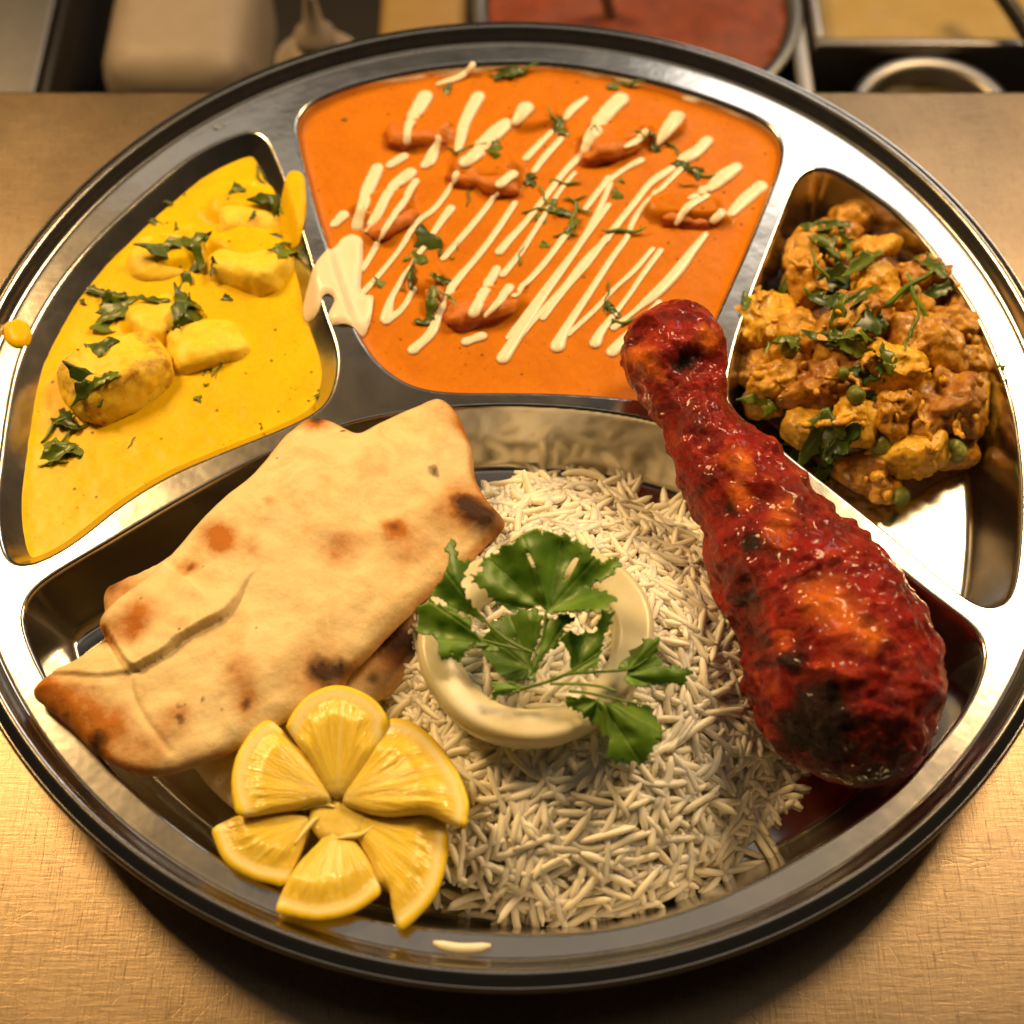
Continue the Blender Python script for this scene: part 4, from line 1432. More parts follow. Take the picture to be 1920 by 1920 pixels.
radc = np.maximum(stn[:, 2], 4) * ((cen - CAM) @ FW) / FPX
ax = np.gradient(cen, axis=0)
for _ in range(25):
    ax[1:-1] = (ax[:-2] + ax[1:-1] + ax[2:]) / 3
ax /= np.linalg.norm(ax, axis=1)[:, None]
vd = (CAM - cen) / np.linalg.norm(CAM - cen, axis=1)[:, None]
sd_ = np.cross(ax, vd)
sd_ /= np.linalg.norm(sd_, axis=1)[:, None]
nn_ = np.cross(sd_, ax)
th = np.linspace(0, 2 * np.pi, NA_, endpoint=False)
dirs = np.cos(th)[None, :, None] * sd_[:, None] + np.sin(th)[None, :, None] * nn_[:, None]
B = (cen[:, None] + radc[:, None, None] * dirs * np.array([1, 1, 1.0])).reshape(-1, 3)
dv = dirs.reshape(-1, 3)
rr = np.repeat(radc, NA_)
k1 = fbm(B * 0.45, 3, 201)
k2 = fbm(B * 1.3, 4, 202)
k3 = 1 - np.abs(fbm(B * 1.1 + 5, 3, 203)) * 2
k4 = fbm(B * 5.0, 3, 204)
V = B + dv * np.clip(rr / 0.9, 0, 1)[:, None] * (rr * 0.05 * k1 + 0.24 * k2 * np.minimum(1, rr) + 0.13 * (k3 - 0.5) + 0.045 * k4)[:, None]
pxy, _ = PX(V)
pxy0 = pxy
front = np.clip((dv * ((CAM - V) / np.linalg.norm(CAM - V, axis=1)[:, None])).sum(1) * 2 + 0.3, 0, 1)


WRP = 20 * np.stack([fbm(B * 1.5, 4, 71, 0.7), fbm(B * 1.5, 4, 72, 0.7)], -1) * 1.6


def spots(lst, warp=1.0):
    a = np.zeros(len(V))
    pxy = pxy0 + WRP * warp
    for px, py, r, k in lst:
        a += k * np.exp(-(((pxy - [px, py]) ** 2).sum(1)) / r ** 2) * front
    return a


push = spots([(1283, 668, 24, -0.42), (1205, 672, 36, 0.16), (1322, 628, 34, 0.18), (1452, 838, 24, 0.22), (1750, 1305, 22, 0.22), (1665, 1075, 30, 0.12), (1396, 1112, 30, -0.14), (1401, 1010, 26, -0.12), (1250, 790, 30, 0.1), (1290, 740, 26, -0.12), (1440, 900, 20, 0.08), (1345, 1120, 24, 0.12), (1600, 1250, 70, 0.10), (1365, 960, 26, -0.1)], 0.3)
# skin folds running round the bulb
fold = np.exp(-(((pxy[:, 1] - 1255) - 0.12 * (pxy[:, 0] - 1550) + 10 * noise(B * 0.8, 9)) / 9) ** 2) * 0.07 + np.exp(-(((pxy[:, 1] - 1075) + 0.5 * (pxy[:, 0] - 1500) + 14 * noise(B * 0.9, 8)) / 10) ** 2) * 0.08
V = V + dv * (push + fold * front)[:, None]
V[:, 2] = np.maximum(V[:, 2], FLOOR + 0.03)
F = []
for i in range(NL - 1):
    A = i * NA_ + np.arange(NA_)
    F += np.stack([A, np.roll(A, -1), np.roll(A, -1) + NA_, A + NA_], -1).tolist()
F.append(list(range(NA_))[::-1])
F.append([(NL - 1) * NA_ + k for k in range(NA_)])
char_hollow = spots([(1283, 668, 26, 1.1), (1401, 1013, 26, 1.0), (1365, 956, 20, 0.8), (1396, 1112, 30, 1.0), (1485, 1242, 28, 1.0), (1537, 1341, 62, 1.0), (1510, 1380, 50, 0.8), (1458, 1039, 26, 0.6), (1580, 1440, 60, 0.6), (1680, 1400, 50, 0.5), (1430, 1200, 26, 0.6), (1300, 790, 26, 0.5), (1262, 770, 20, 0.5), (1420, 1150, 20, 0.5), (1560, 1320, 40, 0.6), (1180, 650, 16, 0.6), (1640, 1460, 40, 0.6)])  # charred patches; the first spot darkens the hollow of the knob
orange = spots([(1573, 1143, 52, 0.95), (1630, 1190, 36, 0.8), (1453, 992, 34, 0.8), (1391, 930, 32, 0.9), (1372, 855, 32, 0.8), (1205, 676, 26, 1.1), (1318, 630, 28, 1.1), (1520, 1110, 40, 0.6), (1470, 1190, 30, 0.6), (1440, 1290, 26, 0.5), (1400, 870, 24, 0.7), (1560, 1250, 40, 0.4), (1480, 950, 26, 0.6), (1240, 700, 20, 0.5)])
drum = mk('chicken_drumstick', V, F, CHICKEN, label='red glazed tandoori chicken drumstick with charred patches', cat='drumstick', attrs={'char_hollow': np.clip(char_hollow, 0, 1.2), 'orange': np.clip(orange, 0, 1.2)})

# ------------------------------------------------------------------ coriander sprig
CR = (760, 960, 3.4286)
leaves = [  # outline, holes, leaf base, z at base, z rise per 100 crop px towards the tip
    ([[(905, 640), (870, 600), (800, 612), (700, 640), (640, 625), (600, 588), (545, 552), (540, 520), (495, 490), (432, 452), (442, 432), (415, 410), (465, 390), (512, 374), (480, 345), (500, 300), (550, 275), (612, 250), (620, 205), (690, 190), (700, 160), (750, 130), (800, 110), (850, 95), (878, 140), (882, 110), (950, 125),
       (1010, 140), (1062, 165), (1055, 180), (1110, 190), (1160, 215), (1215, 240), (1185, 262), (1200, 278), (1250, 305), (1248, 338), (1300, 305), (1360, 290), (1355, 320), (1410, 322), (1360, 372), (1330, 400), (1270, 430), (1180, 490),
       (1250, 505), (1310, 515), (1345, 545), (1350, 580), (1305, 600), (1340, 630), (1290, 650), (1180, 640), (1080, 645), (1000, 640), (940, 665)], [(765, 230), (800, 270), (830, 330), (845, 395), (820, 360), (785, 290)], [(1132, 268), (1075, 305), (1032, 370), (1013, 442), (1052, 425), (1092, 350)]], (915, 640), 5.35, 0.16),
    ([[(290, 180), (330, 200), (328, 300), (370, 305), (408, 315), (405, 370), (360, 440), (380, 520), (440, 610), (520, 690), (500, 715), (420, 660), (340, 640), (285, 640), (270, 590), (200, 560), (130, 560), (190, 470), (235, 430), (270, 330), (262, 230)]], (500, 700), 5.3, 0.10),
    ([[(300, 640), (420, 690), (440, 780), (500, 830), (640, 885), (560, 900), (480, 880), (430, 840), (400, 890), (372, 930), (330, 972), (300, 900), (280, 940), (230, 965), (190, 905), (200, 850), (165, 800), (110, 795), (58, 765), (75, 720), (80, 680), (58, 632), (110, 600), (150, 560), (220, 590)]], (560, 850), 5.2, 0.02),
    ([[(1440, 1000), (1365, 1012), (1380, 980), (1450, 900), (1480, 880), (1520, 830), (1580, 810), (1632, 820), (1630, 870), (1592, 930), (1650, 940), (1652, 990), (1740, 988), (1765, 1008), (1842, 1008), (1842, 1040), (1800, 1080), (1790, 1112), (1700, 1118), (1620, 1125), (1520, 1132), (1450, 1120), (1400, 1080)]], (1410, 1050), 5.0, -0.02),
    ([[(1035, 1195), (1150, 1185), (1300, 1225), (1450, 1235), (1580, 1250), (1600, 1310), (1668, 1410), (1622, 1470), (1570, 1560), (1500, 1650), (1470, 1612), (1430, 1642), (1400, 1605), (1350, 1642), (1335, 1592), (1290, 1582), (1302, 1480), (1262, 1410), (1180, 1340), (1100, 1270), (1030, 1240)]], (1250, 1200), 4.95, -0.20),
    ([[(500, 830), (560, 700), (640, 680), (740, 630), (850, 622), (880, 680), (870, 800), (830, 880), (800, 950), (820, 1050), (700, 1100), (600, 1062), (550, 980), (480, 900)]], (800, 1000), 3.75, 0.05),
    ([[(1000, 830), (1030, 760), (1100, 790), (1150, 765), (1180, 790), (1230, 750), (1262, 640), (1340, 642), (1330, 700), (1280, 800), (1255, 900), (1242, 1000), (1100, 1042), (1058, 1000), (1050, 930)]], (1080, 1030), 4.85, 0.14),
    ([[(890, 700), (960, 680), (1060, 650), (1085, 690), (1030, 740), (1000, 800), (965, 880), (905, 900), (855, 990), (860, 1000), (822, 1082), (780, 1080), (815, 950), (870, 850)]], (800, 1080), 5.0, 0.08),
    ([[(560, 1100), (640, 1090), (740, 1110), (762, 1150), (640, 1172), (540, 1206), (572, 1150)]], (750, 1130), 4.95, 0.0)]
sprig = thing('coriander_sprig', U(1010, 1240, 4.4), 'fresh green coriander sprig resting on the onion ring', 'coriander')


def build_leaf(loops_px, base_px, zb, rise, seed, res=0.04):
    bp = np.array(crop([base_px], *CR))[0]
    loops_px = [np.array(crop(L, *CR)) for L in loops_px]
    far = np.abs(loops_px[0] - bp).max()

    def zpx(q):
        e = (q - bp) * 3.4286
        r = np.hypot(e[:, 0], e[:, 1]) / 100.0
        a = np.arctan2(e[:, 1], e[:, 0])
        return zb + rise * r + 0.20 * np.sin(3 * a + seed) * np.minimum(r, 3) / 3 + 0.13 * np.sin(7 * a + 2 * seed) * np.minimum(r, 3) / 3

    # toothed margin
    Q = np.concatenate([loops_px[0], loops_px[0][:1]])
    ln = np.concatenate([[0], np.cumsum(np.linalg.norm(np.diff(Q, axis=0), axis=1))])
    m = int(ln[-1] / 2.2)
    u = np.linspace(0, ln[-1], m, endpoint=False)
    Q = np.stack([np.interp(u, ln, Q[:, 0]), np.interp(u, ln, Q[:, 1])], -1)
    tq = np.roll(Q, -2, 0) - np.roll(Q, 2, 0)
    nq = np.stack([tq[:, 1], -tq[:, 0]], -1) / (np.linalg.norm(tq, axis=1)[:, None] + 1e-6)
    area2 = (Q[:, 0] * np.roll(Q[:, 1], -1) - Q[:, 1] * np.roll(Q[:, 0], -1)).sum()
    nq = nq * (1 if area2 > 0 else -1)
    per = 26.0 + 5 * np.sin(u / 57.0)
    saw = 1 - ((u / per) % 1.0)
    away = sstep(10, 40, np.hypot(*(Q - bp).T))
    loops_px[0] = Q + nq * (((saw - 0.5) * 10.0 + 3.0 * ((u / 9.0) % 1.0 - 0.5)) * away)[:, None]
    # mesh in picture-plane cm, then carry each point to its own height
    k = 70.0
    loops = [L / k for L in loops_px]
    V, F, P, d, top = sheet(loops, res, lambda P, d: 0 * d)
    q = P * k
    e = (q - bp)
    a = np.arctan2(e[:, 1], e[:, 0])
    r = np.hypot(e[:, 0], e[:, 1]) / far
    z = zpx(q)
    main = np.zeros(len(P))
    for va in np.linspace(-math.pi, math.pi, 12, endpoint=False):
        da = np.abs(np.angle(np.exp(1j * (a - va - 0.2 * seed))))
        main = np.maximum(main, np.exp(-(da * r * far / 2.0) ** 2) * sstep(0.0, 0.1, r))
    fine = 0.3 + 0.3 * np.sin(a * 46 + 6 * r + 3 * noise(xy3(P) * 2, seed))
    vein = np.clip(main + 0.25 * fine ** 4, 0, 1)
    z = z + 0.035 * (noise(xy3(P) * 3.2, seed) + 0.6 * noise(xy3(P) * 1.2, seed + 1) * 3 * r) - 0.02 * main
    W = U(q[:, 0], q[:, 1], z)
    n = len(W)
    Bm = W.copy()
    Bm[:, 2] -= 0.022
    inner = np.where(d > 0)[0]
    rb = np.arange(n)
    rb[inner] = n + np.arange(len(inner))
    FF = F + [[int(rb[i]) for i in f][::-1] for f in F]
    return np.concatenate([W, Bm[inner]]), FF, np.concatenate([vein, vein[inner]])


for k, (loops, bpx, zb_, rise) in enumerate(leaves):
    V, F, vein = build_leaf(loops, bpx, zb_, rise, k + 1)
    mk('leaf', V, F, LEAF, sprig, attrs={'vein': vein})
stems = [[(905, 640, 5.35, 9), (890, 780, 5.2, 9), (860, 900, 5.05, 10), (800, 1060, 4.95, 10)], [(430, 620, 5.35, 7), (600, 780, 5.25, 9), (700, 850, 5.15, 10), (820, 905, 5.05, 10)], [(735, 1142, 5.0, 11), (900, 1095, 5.05, 10), (1040, 1040, 5.05, 9), (1240, 915, 5.15, 6)],
         [(900, 1095, 5.05, 9), (1040, 1045, 5.1, 10), (1200, 1030, 5.1, 9), (1440, 1010, 5.05, 8), (1560, 940, 5.05, 5)], [(930, 1105, 5.0, 8), (1100, 1105, 5.05, 9), (1250, 1120, 5.05, 9), (1360, 1150, 5.0, 7)], [(1050, 1150, 4.95, 10), (1180, 1165, 5.0, 9), (1300, 1190, 5.0, 8), (1580, 1250, 5.0, 6)],
         [(440, 800, 5.2, 7), (520, 830, 5.2, 9), (640, 860, 5.15, 9), (800, 900, 5.05, 9)], [(1230, 1210, 4.97, 18), (1280, 1260, 4.95, 14), (1285, 1340, 4.8, 9), (1300, 1450, 4.6, 5)]]
for s in stems:
    q = spline([tuple(crop([(a_, b_)], *CR)[0]) + (z_, w_) for a_, b_, z_, w_ in s], 20)
    c = U(q[:, 0], q[:, 1], q[:, 2])
    V, F = tube(c, q[:, 3] / 2 / 70 * 0.62, 8, 0.85)
    mk('stem', V, F, HERB2, sprig)

# ------------------------------------------------------------------ chopped coriander
HB = []


def bit_shape(kind, seed):
    """small cut piece lying flat, about 1 cm long"""
    rs = np.random.default_rng(seed)
    if kind == 'leaf':
        n = 22
        a = np.linspace(0, 2 * np.pi, n, endpoint=False)
        r = (0.36 + 0.20 * np.cos(3 * a + rs.uniform(0, 6)) * rs.uniform(0.4, 1)) * (1 + 0.22 * np.cos(np.arange(n) * np.pi)) + 0.06 * rs.normal(size=n)
        L = np.stack([np.cos(a) * np.abs(r) * 1.15, np.sin(a) * np.abs(r) * 0.8], -1)
        L = smooth_loop(L, 60, 2)
        V, F, P, d, top = sheet([L], 0.06, lambda P, d: 0.10 * np.sin(P[:, 0] * 5 + seed) + 0.16 * noise(xy3(P) * 2.2, seed) + 0.02, None)
        B2 = V.copy(); B2[:, 2] -= 0.025
        inner = np.where(d > 0)[0]
        rb = np.arange(len(V)); rb[inner] = len(V) + np.arange(len(inner))
        return np.concatenate([V, B2[inner]]), F + [[int(rb[i]) for i in f][::-1] for f in F]
    t = np.linspace(-0.5, 0.5, 9)
    bend = rs.uniform(-0.5, 0.5)
    if kind == 'strip':
        u = np.linspace(-0.55, 0.55, 14)
        w = 0.13 * (1 - (u / 0.6) ** 4) * (1 + 0.35 * rs.normal(size=14)) + 0.02
        w2 = 0.13 * (1 - (u / 0.6) ** 4) * (1 + 0.35 * rs.normal(size=14)) + 0.02
        c = bend * u * u * 0.9
        L = np.concatenate([np.stack([u, c + np.abs(w)], -1), np.stack([u, c - np.abs(w2)], -1)[::-1]])
        L = smooth_loop(L, 60, 1)
        V, F, P, d, top = sheet([L], 0.05, lambda P, d: 0.03 + 0.07 * np.sin(P[:, 0] * 4 + seed) + 0.9 * (P[:, 1] - bend * P[:, 0] ** 2 * 0.9) ** 2 * rs.uniform(0.5, 3) + 0.05 * noise(xy3(P) * 4, seed))
        B2 = V.copy(); B2[:, 2] -= 0.02
        inner = np.where(d > 0)[0]
        rb = np.arange(len(V)); rb[inner] = len(V) + np.arange(len(inner))
        return np.concatenate([V, B2[inner]]), F + [[int(rb[i]) for i in f][::-1] for f in F]
    path = np.stack([t, bend * t * t + 0.05 * np.sin(t * 9 + seed), 0.05 + 0.14 * rs.uniform(-1, 1) * t * t * 3], -1)
    w = 0.042 * np.array([0.5, 0.9, 1, 1.05, 1, 1.05, 1, 0.85, 0.45])
    return tube(path, w, 7, 0.8)


PROTO = {}
for kind, m in (('leaf', HERB), ('strip', HERB), ('stem', HERB2)):
    PROTO[kind] = []
    for k in range(6):
        V, F = bit_shape(kind, 300 + k)
        me = bpy.data.meshes.new('chopped_coriander')
        me.from_pydata((V * 0.01).tolist(), [], F)
        me.shade_smooth()
        me.materials.append(m)
        PROTO[kind].append(me)
ytree = bvh([ycurry] + [o for o in ypieces if o.name.startswith('paneer')])
vtree = bvh(veg + [tray])


def bit(tree, px, py, kind, size, yaw, label, group, var=None, lift=0.015, tiltf=1.0):
    kg = {'leaf': 'leaves', 'strip': 'strips', 'stem': 'stems'}[kind]
    group = group.replace('chopped coriander', 'coriander ' + kg)
    h, n = hit(tree, px, py)
    if h is None:
        return
    me = PROTO[kind][RNG.integers(0, 6) if var is None else var]
    o = bpy.data.objects.new('chopped_coriander', me)
    n = n * tiltf + np.array([0, 0, 1.0]) * (1.2 - tiltf)
    n /= np.linalg.norm(n)
    q = Vector((0, 0, 1)).rotation_difference(Vector(n)).to_matrix() @ Matrix.Rotation(yaw, 3, 'Z')
    M = (q @ Matrix.Diagonal((size, size * RNG.uniform(0.8, 1.1), size))).to_4x4()
    M.translation = Vector((h + n * lift) * 0.01)
    o.matrix_world = M
    scene.collection.objects.link(o)
    lead = {'leaf': 'torn dark green coriander leaf', 'strip': 'narrow cut coriander strip', 'stem': 'thin pale coriander stem'}[kind]
    tag(o, label if 'fleck' in label else lead + ' ' + label, 'coriander', group)


YL = ('floating on the yellow curry', 'chopped coriander on the yellow curry')
for px, py, kind, s, yaw in [(340, 470, 'leaf', 1.15, 0.3), (325, 455, 'leaf', 0.7, 1.2), (365, 462, 'leaf', 0.7, 2.0), (515, 380, 'leaf', 0.75, 0.3), (522, 388, 'leaf', 0.5, 1.5), (332, 378, 'leaf', 0.5, 0.5), (288, 416, 'strip', 0.45, -0.5), (445, 355, 'leaf', 0.42, 0.2), (345, 570, 'leaf', 0.85, 1.6), (352, 590, 'leaf', 0.6, 1.2), (345, 545, 'strip', 0.8, 1.4),
                             (212, 575, 'leaf', 0.75, 0.1), (232, 570, 'leaf', 0.6, 0.8), (195, 560, 'strip', 0.9, 0.1), (215, 595, 'strip', 0.8, 0.3), (185, 550, 'strip', 0.7, -0.4), (220, 610, 'strip', 1.0, 0.35), (285, 565, 'strip', 0.7, -0.1), (325, 622, 'leaf', 0.42, 1.5), (183, 655, 'leaf', 0.62, 0.1), (178, 718, 'leaf', 0.85, -0.3), (160, 730, 'leaf', 0.55, 0.8), (195, 712, 'strip', 0.6, 0.5),
                             (540, 450, 'strip', 0.8, 0.05), (533, 475, 'leaf', 0.55, 1.0), (530, 462, 'stem', 0.9, 0.6), (555, 405, 'strip', 0.9, 0.5), (390, 700, 'strip', 0.6, 1.4), (412, 690, 'stem', 0.55, 1.2), (105, 800, 'stem', 0.9, 0.9), (118, 790, 'strip', 0.8, -0.7), (135, 812, 'stem', 0.8, 0.8), (118, 840, 'strip', 0.8, -0.2), (105, 858, 'strip', 0.8, 0.5), (100, 868, 'stem', 0.6, 0.2), (125, 850, 'strip', 0.6, -0.4),
                             (425, 560, 'leaf', 0.32, 0.0), (485, 800, 'leaf', 0.22, 0), (370, 748, 'leaf', 0.24, 0), (247, 830, 'stem', 0.3, 1.2), (590, 745, 'strip', 0.3, 0.5), (400, 500, 'strip', 0.4, 1.4), (487, 335, 'stem', 0.8, -1.2), (430, 365, 'strip', 0.25, 1.3), (475, 405, 'strip', 0.3, 1.3)]:
    bit(ytree, px, py, kind, s * (1.9 if kind == 'leaf' and s > 0.5 else 1.5), yaw, *YL)
OL = ('scattered on the orange curry', 'chopped coriander on the orange curry')
for px, py, kind, s, yaw in [(798, 460, 'leaf', 1.0, 1.3), (805, 480, 'leaf', 0.8, 0.8), (785, 490, 'leaf', 0.6, 1.5), (775, 520, 'strip', 0.7, 1.5), (850, 470, 'strip', 0.6, 1.3), (728, 542, 'leaf', 0.7, -0.5), (812, 570, 'strip', 0.9, 1.4), (800, 605, 'strip', 0.6, 0.1), (825, 525, 'strip', 0.6, 0.0), (928, 288, 'leaf', 0.55, 1.8), (930, 275, 'strip', 0.6, 1.6), (995, 330, 'leaf', 0.6, 1.5), (1000, 345, 'leaf', 0.45, 0.2),
                             (855, 290, 'stem', 0.9, -0.9), (880, 280, 'stem', 1.0, 0.4), (878, 370, 'stem', 0.7, 1.5), (1048, 240, 'strip', 0.7, 1.4), (1055, 250, 'leaf', 0.4, 0.3), (1040, 225, 'stem', 0.8, -0.7), (1112, 240, 'leaf', 0.5, 0.8), (1115, 250, 'strip', 0.5, 1.5), (1165, 160, 'strip', 0.8, 0.2), (1185, 155, 'stem', 0.9, 0.0), (1155, 165, 'leaf', 0.4, 0.5), (1158, 350, 'leaf', 0.55, 1.5), (1155, 370, 'leaf', 0.5, 1.2), (1228, 280, 'strip', 0.6, -1.0), (1225, 255, 'leaf', 0.35, 0.1),
                             (1285, 310, 'leaf', 0.6, 0.1), (1302, 322, 'leaf', 0.55, -0.4), (1320, 330, 'stem', 0.8, -0.3), (1265, 280, 'stem', 0.8, -1.0), (1290, 350, 'stem', 0.6, -0.1), (1030, 390, 'leaf', 0.5, 0.4), (1015, 410, 'leaf', 0.5, 1.5), (1050, 400, 'strip', 0.7, -0.3), (1075, 410, 'stem', 1.0, 1.4), (1085, 390, 'stem', 0.9, -0.8), (1070, 430, 'strip', 0.8, 1.1), (1010, 395, 'stem', 0.9, 0.0), (1078, 375, 'stem', 0.7, 0.2), (1020, 370, 'stem', 0.8, -1.2), (1060, 440, 'stem', 0.7, 0.1), (1170, 437, 'stem', 1.2, 0.0),
                             (975, 480, 'stem', 0.7, 1.4), (1020, 460, 'leaf', 0.32, 0), (1140, 570, 'leaf', 0.5, 1.5), (1148, 585, 'strip', 0.5, -0.8), (1140, 550, 'stem', 0.7, 1.4), (1155, 610, 'leaf', 0.45, 0.3), (1180, 605, 'stem', 0.9, 0.1), (835, 170, 'leaf', 0.4, 0.2), (960, 140, 'strip', 1.0, 0.3), (985, 130, 'stem', 0.9, 0.5), (935, 145, 'stem', 0.7, -0.2), (660, 450, 'leaf', 0.3, 0.3), (645, 225, 'leaf', 0.2, 0.2), (1200, 250, 'stem', 0.6, -0.7), (1060, 345, 'stem', 0.9, -0.15), (845, 560, 'stem', 0.8, -0.9), (770, 480, 'strip', 0.5, 0.9)]:
    bit(otree, px, py, kind, s * (1.35 if kind == 'leaf' else 1.2), yaw, *OL)
VL = ('piled on the cauliflower and potato', 'chopped coriander on the vegetables')
for px, py, kind, s, yaw in [(1545, 425, 'strip', 1.25, 0.05), (1580, 450, 'strip', 1.0, -0.5), (1540, 465, 'strip', 1.2, -1.0), (1560, 490, 'strip', 1.3, -0.6), (1580, 480, 'leaf', 0.9, 0.2), (1640, 490, 'leaf', 1.1, 0.5), (1620, 500, 'strip', 1.2, 0.5), (1600, 470, 'leaf', 0.7, 1.5), (1595, 530, 'leaf', 0.9, 0.4), (1560, 530, 'strip', 1.5, 0.55), (1530, 500, 'stem', 1.0, -1.0), (1540, 560, 'stem', 1.7, -0.05), (1570, 570, 'strip', 1.3, -0.1), (1600, 565, 'strip', 1.2, 0.3),
                             (1570, 600, 'strip', 1.2, 1.3), (1625, 610, 'leaf', 1.1, 1.0), (1640, 600, 'leaf', 0.8, 0.2), (1610, 625, 'leaf', 0.9, 0.7), (1550, 635, 'strip', 1.2, -0.3), (1610, 655, 'strip', 1.5, -0.35), (1580, 645, 'leaf', 0.7, 0.3), (1640, 690, 'leaf', 1.1, 0.5), (1660, 680, 'leaf', 0.9, 1.3), (1625, 710, 'leaf', 0.8, 0.2), (1640, 720, 'leaf', 0.7, 1.0), (1765, 545, 'strip', 1.3, 0.4), (1745, 500, 'strip', 1.2, -1.0), (1690, 560, 'stem', 2.0, 0.35), (1720, 570, 'stem', 1.6, -1.2), (1720, 610, 'stem', 1.1, 1.1),
                             (1480, 640, 'leaf', 0.7, 0.3), (1440, 650, 'stem', 0.7, 1.5), (1425, 745, 'leaf', 0.9, 0.3), (1445, 760, 'leaf', 0.8, 1.2), (1540, 790, 'leaf', 1.0, 0.4), (1560, 810, 'leaf', 1.1, 1.2), (1525, 820, 'strip', 1.4, 1.3), (1550, 840, 'leaf', 0.9, 0.1), (1500, 850, 'strip', 1.3, 0.9), (1580, 830, 'strip', 1.2, 0.7), (1535, 870, 'strip', 1.2, -0.6), (1515, 840, 'leaf', 0.8, 1.0), (1490, 840, 'stem', 1.0, 0.0), (1560, 880, 'leaf', 0.7, 0.5), (1540, 895, 'strip', 0.8, 0.4), (1575, 855, 'leaf', 0.7, 2.0),
                             (1398, 568, 'strip', 0.7, 1.4), (1475, 540, 'strip', 0.8, 0.8), (1878, 690, 'leaf', 0.26, 0.2), (1885, 716, 'leaf', 0.2, 0.6), (1640, 750, 'strip', 0.7, 0.5), (1700, 640, 'stem', 0.8, 1.2), (1600, 700, 'strip', 0.8, 0.4)]:
    bit(vtree, px, py, kind, s * 1.2, yaw, *VL, lift=0.06, tiltf=0.7)
bit(alltree, 412, 240, 'leaf', 0.4, 0.2, 'tiny green coriander fleck stuck on the bare steel divider corner', 'coriander flecks on the steel', tiltf=1.0)

# ------------------------------------------------------------------ behind the counter
WHITE_SHADED = m_plain('shaded_white_plastic', (0.26, 0.22, 0.18), 0.55)  # white plastic; shade behind the counter is put into its darker colour
CREAMP = m_plain('cream_sauce', (0.34, 0.24, 0.07), 0.5)
REDP = m_plain('red_curry', (0.16, 0.026, 0.003), 0.6, var=0.75)
DARKP = m_plain('dark_green_sauce', (0.06, 0.045, 0.010), 0.3)
BLACK = m_plain('black_plastic', (0.012, 0.010, 0.009), 0.4)
TAN = m_plain('tan_plastic', (0.26, 0.17, 0.06), 0.5)
PANST = m_plain('pan_steel', (0.26, 0.25, 0.24), 0.4, 1.0)
BZ = -9.0
V, F = rbox(-70, 70, EDGE + 0.6, 90, BZ - 12, BZ - 9, 0.2, 2)
mk('well_floor', V, F, BLACK, kind='structure', origin=(0, 40, BZ - 9))


def pan_rect(name, px0, px1, py0, py1, z, rim_w, depth, fill, fmat, label, cat, group=None):
    a, b = U(px0, py1, z), U(px1, py0, z)
    x0, x1, y0, y1 = a[0], b[0], a[1], b[1]
    t = thing(name, ((x0 + x1) / 2, (y0 + y1) / 2, z - depth), label, cat, group)
    for (p, q, r_, s_) in ((x0, x1, y0, y0 + rim_w), (x0, x1, y1 - rim_w, y1), (x0, x0 + rim_w, y0 + rim_w, y1 - rim_w), (x1 - rim_w, x1, y0 + rim_w, y1 - rim_w)):
        V, F = rbox(p, q, r_, s_, z - depth, z, min(rim_w, 0.5) * 0.3, 3)
        mk('side', V, F, PANST, t)
    V, F = box(x0 + rim_w * 0.5, x1 - rim_w * 0.5, y0 + rim_w * 0.5, y1 - rim_w * 0.5, z - depth, z - depth + 0.2)
    mk('base', V, F, PANST, t)
    n = 30
    X, Y = np.meshgrid(np.linspace(x0 + rim_w * 0.8, x1 - rim_w * 0.8, n), np.linspace(y0 + rim_w * 0.8, y1 - rim_w * 0.8, n))
    P = np.stack([X.ravel(), Y.ravel()], -1)
    V = np.concatenate([P, (z - fill + 0.25 * fbm(xy3(P) * 0.4, 3, 5))[:, None]], 1)
    idx = np.arange(n * n).reshape(n, n)
    mk('filling', V, np.stack([idx[:-1, :-1], idx[:-1, 1:], idx[1:, 1:], idx[1:, :-1]], -1).reshape(-1, 4), fmat, t)
    return t


def pan_round(name, px, py, z, Rpx, depth, fill, fmat, label, cat):
    c = U(px, py, z)
    R = Rpx / PX(c)[1]
    t = thing(name, (c[0], c[1], z - depth), label, cat)
    V, F = lathe([(0.01, z - depth), (R * 0.8, z - depth), (R * 0.93, z - depth * 0.7), (R - 0.15, z - 0.3), (R, z - 0.05), (R + 0.35, z), (R + 0.6, z - 0.02), (R + 0.65, z - 0.15), (R + 0.3, z - 0.25), (R + 0.05, z - 0.6), (R * 0.98, z - depth * 0.7), (R * 0.83, z - depth - 0.12), (0.01, z - depth - 0.12)], 90, (c[0], c[1], 0))
    mk('bowl', V, F, PANST, t)
    a = np.linspace(0, 2 * np.pi, 60, endpoint=False)
    V, F, P, d, top = sheet([c[:2] + R * 0.975 * np.stack([np.cos(a), np.sin(a)], -1)], 0.4, lambda P, d: z - fill + 0.3 * fbm(xy3(P) * 0.3, 3, 12))
    mk('filling', V, F, fmat, t)
    return t


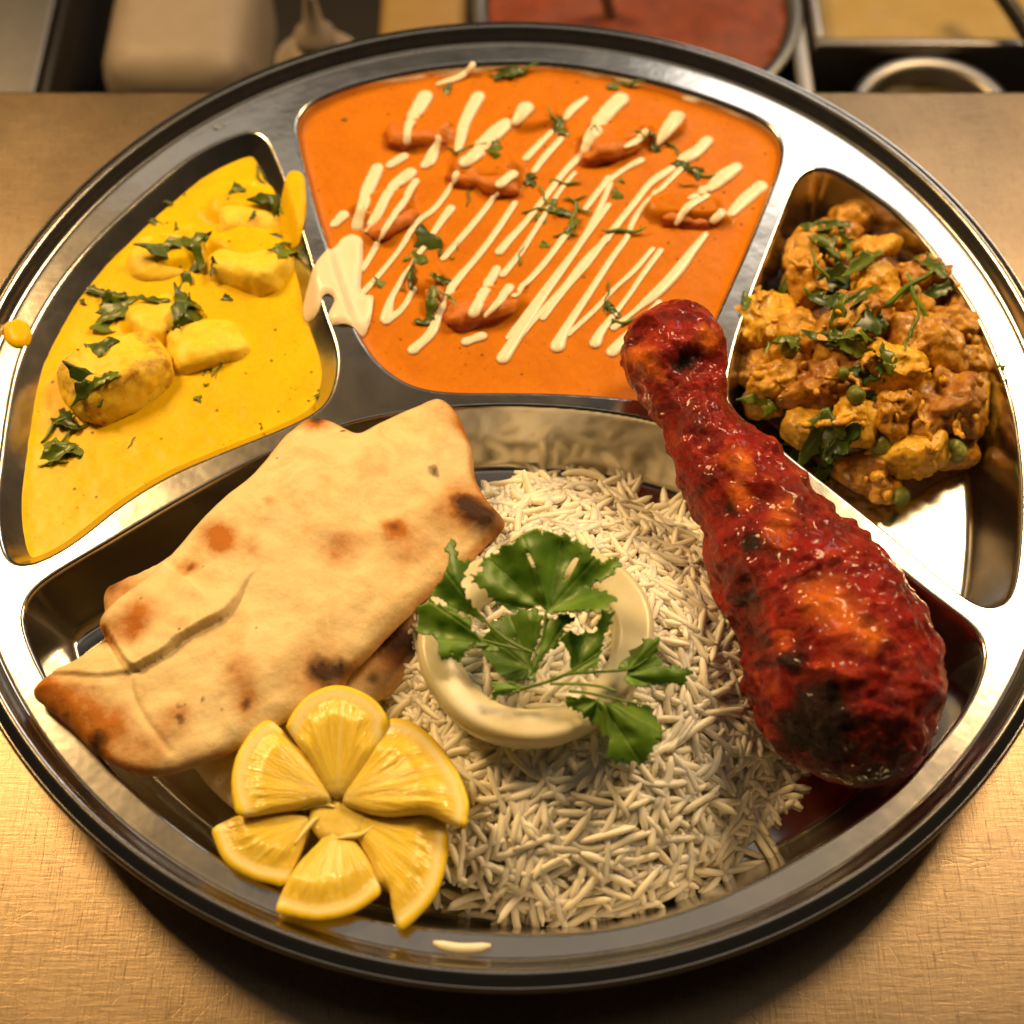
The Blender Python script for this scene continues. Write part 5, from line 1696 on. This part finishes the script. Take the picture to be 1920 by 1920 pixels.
# steel deck that carries the pans
V, F = rbox(-60, U(62, 100, BZ)[0], EDGE + 0.7, 60, BZ - 2.5, BZ - 1.0, 0.15, 2)
mk('pan_deck', V, F, PANST, kind='structure', origin=(-40, 30, BZ))
V, F = rbox(U(1484, 60, BZ)[0], U(1516, 60, BZ)[0], EDGE + 0.4, 60, BZ - 8, BZ - 0.2, 0.15, 2)
mk('pan_divider', V, F, PANST, kind='structure', origin=(10, 30, BZ))
pan_round('curry_bowl', 1195, 0, BZ, 285, 5.0, 0.3, REDP, 'steel bowl of dark red curry behind the counter edge', 'bowl')
pan_rect('sauce_pan', 1530, 2150, -260, 84, BZ + 0.2, 0.5, 4.5, 1.0, CREAMP, 'rectangular steel pan of pale yellow sauce behind the counter', 'pan')
pan_round('sauce_pot', 1752, 212, BZ - 0.3, 128, 4.0, 0.9, DARKP, 'round steel pot of dark sauce close behind the counter edge', 'pot')
# white tub
a, b = U(165, 128, BZ + 0.5), U(495, -170, BZ + 0.5)
tub = thing('plastic_tub', ((a[0] + b[0]) / 2, (a[1] + b[1]) / 2, BZ - 7), 'white rectangular plastic tub behind the counter', 'tub')
V, F = rbox(a[0], b[0], a[1], b[1], BZ - 7, BZ + 0.5, 1.9, 6)
mk('body', V, F, WHITE_SHADED, tub)
V, F = rbox(a[0] + 0.5, b[0] - 0.5, a[1] - 0.3, a[1] + 1.2, BZ - 2.6, BZ - 1.8, 0.35, 4)
mk('grip_ledge', V, F, WHITE_SHADED, tub)
# squeeze bottle
c = U(592, 78, BZ + 0.2)
bot = thing('squeeze_bottle', (c[0], c[1], BZ - 9), 'white squeeze bottle with a pointed nozzle behind the counter', 'bottle')
V, F = lathe(spline([(0.01, -9), (1.85, -9), (2.0, -8.6), (2.0, -1.6), (1.85, -0.8), (1.4, -0.2), (0.95, 0.1), (0.01, 0.12)], 40) + [0, BZ], 60, (c[0], c[1], 0))
mk('body', V, F, WHITE_SHADED, bot)
V, F = lathe(np.array([(0.01, 0.1), (0.9, 0.12), (0.92, 0.7), (0.5, 1.0), (0.28, 2.6), (0.18, 3.4), (0.01, 3.42)]) + [0, BZ], 40, (c[0], c[1], 0))
mk('nozzle', V, F, WHITE_SHADED, bot)
a, b = U(700, 175, BZ), U(878, -160, BZ)
V, F = rbox(a[0], b[0], a[1], b[1], BZ - 6, BZ, 0.7, 4)
mk('tan_container', V, F, TAN, label='tan plastic container between the bottle and the red curry', cat='container')
# black ladle handle over the pale pan, steel spoon in the red curry, dark box
c0, c1 = U(1935, 75, BZ + 0.8), U(1840, -60, BZ + 2.2)
V, F = tube(spline([c0, 0.5 * (c0 + c1) + [0, 0, 0.1], c1], 14), 0.38, 12)
mk('ladle_handle', V, F, BLACK, label='black ladle handle lying across the pale sauce pan', cat='ladle')
c0, c1 = U(1150, 45, BZ - 1.0), U(1120, -60, BZ + 2.5)
V, F = tube(spline([c0, 0.5 * (c0 + c1), c1], 14), 0.28, 10)
mk('spoon_handle', V, F, PANST, label='steel spoon handle standing in the red curry bowl', cat='spoon')
a, b = U(68, 178, BZ - 0.3), U(150, -100, BZ - 0.3)
V, F = rbox(a[0], b[0], a[1], b[1], BZ - 6, BZ - 0.3, 0.3, 3)
mk('black_tray', V, F, BLACK, label='black plastic tray beside the white tub behind the counter', cat='tray')
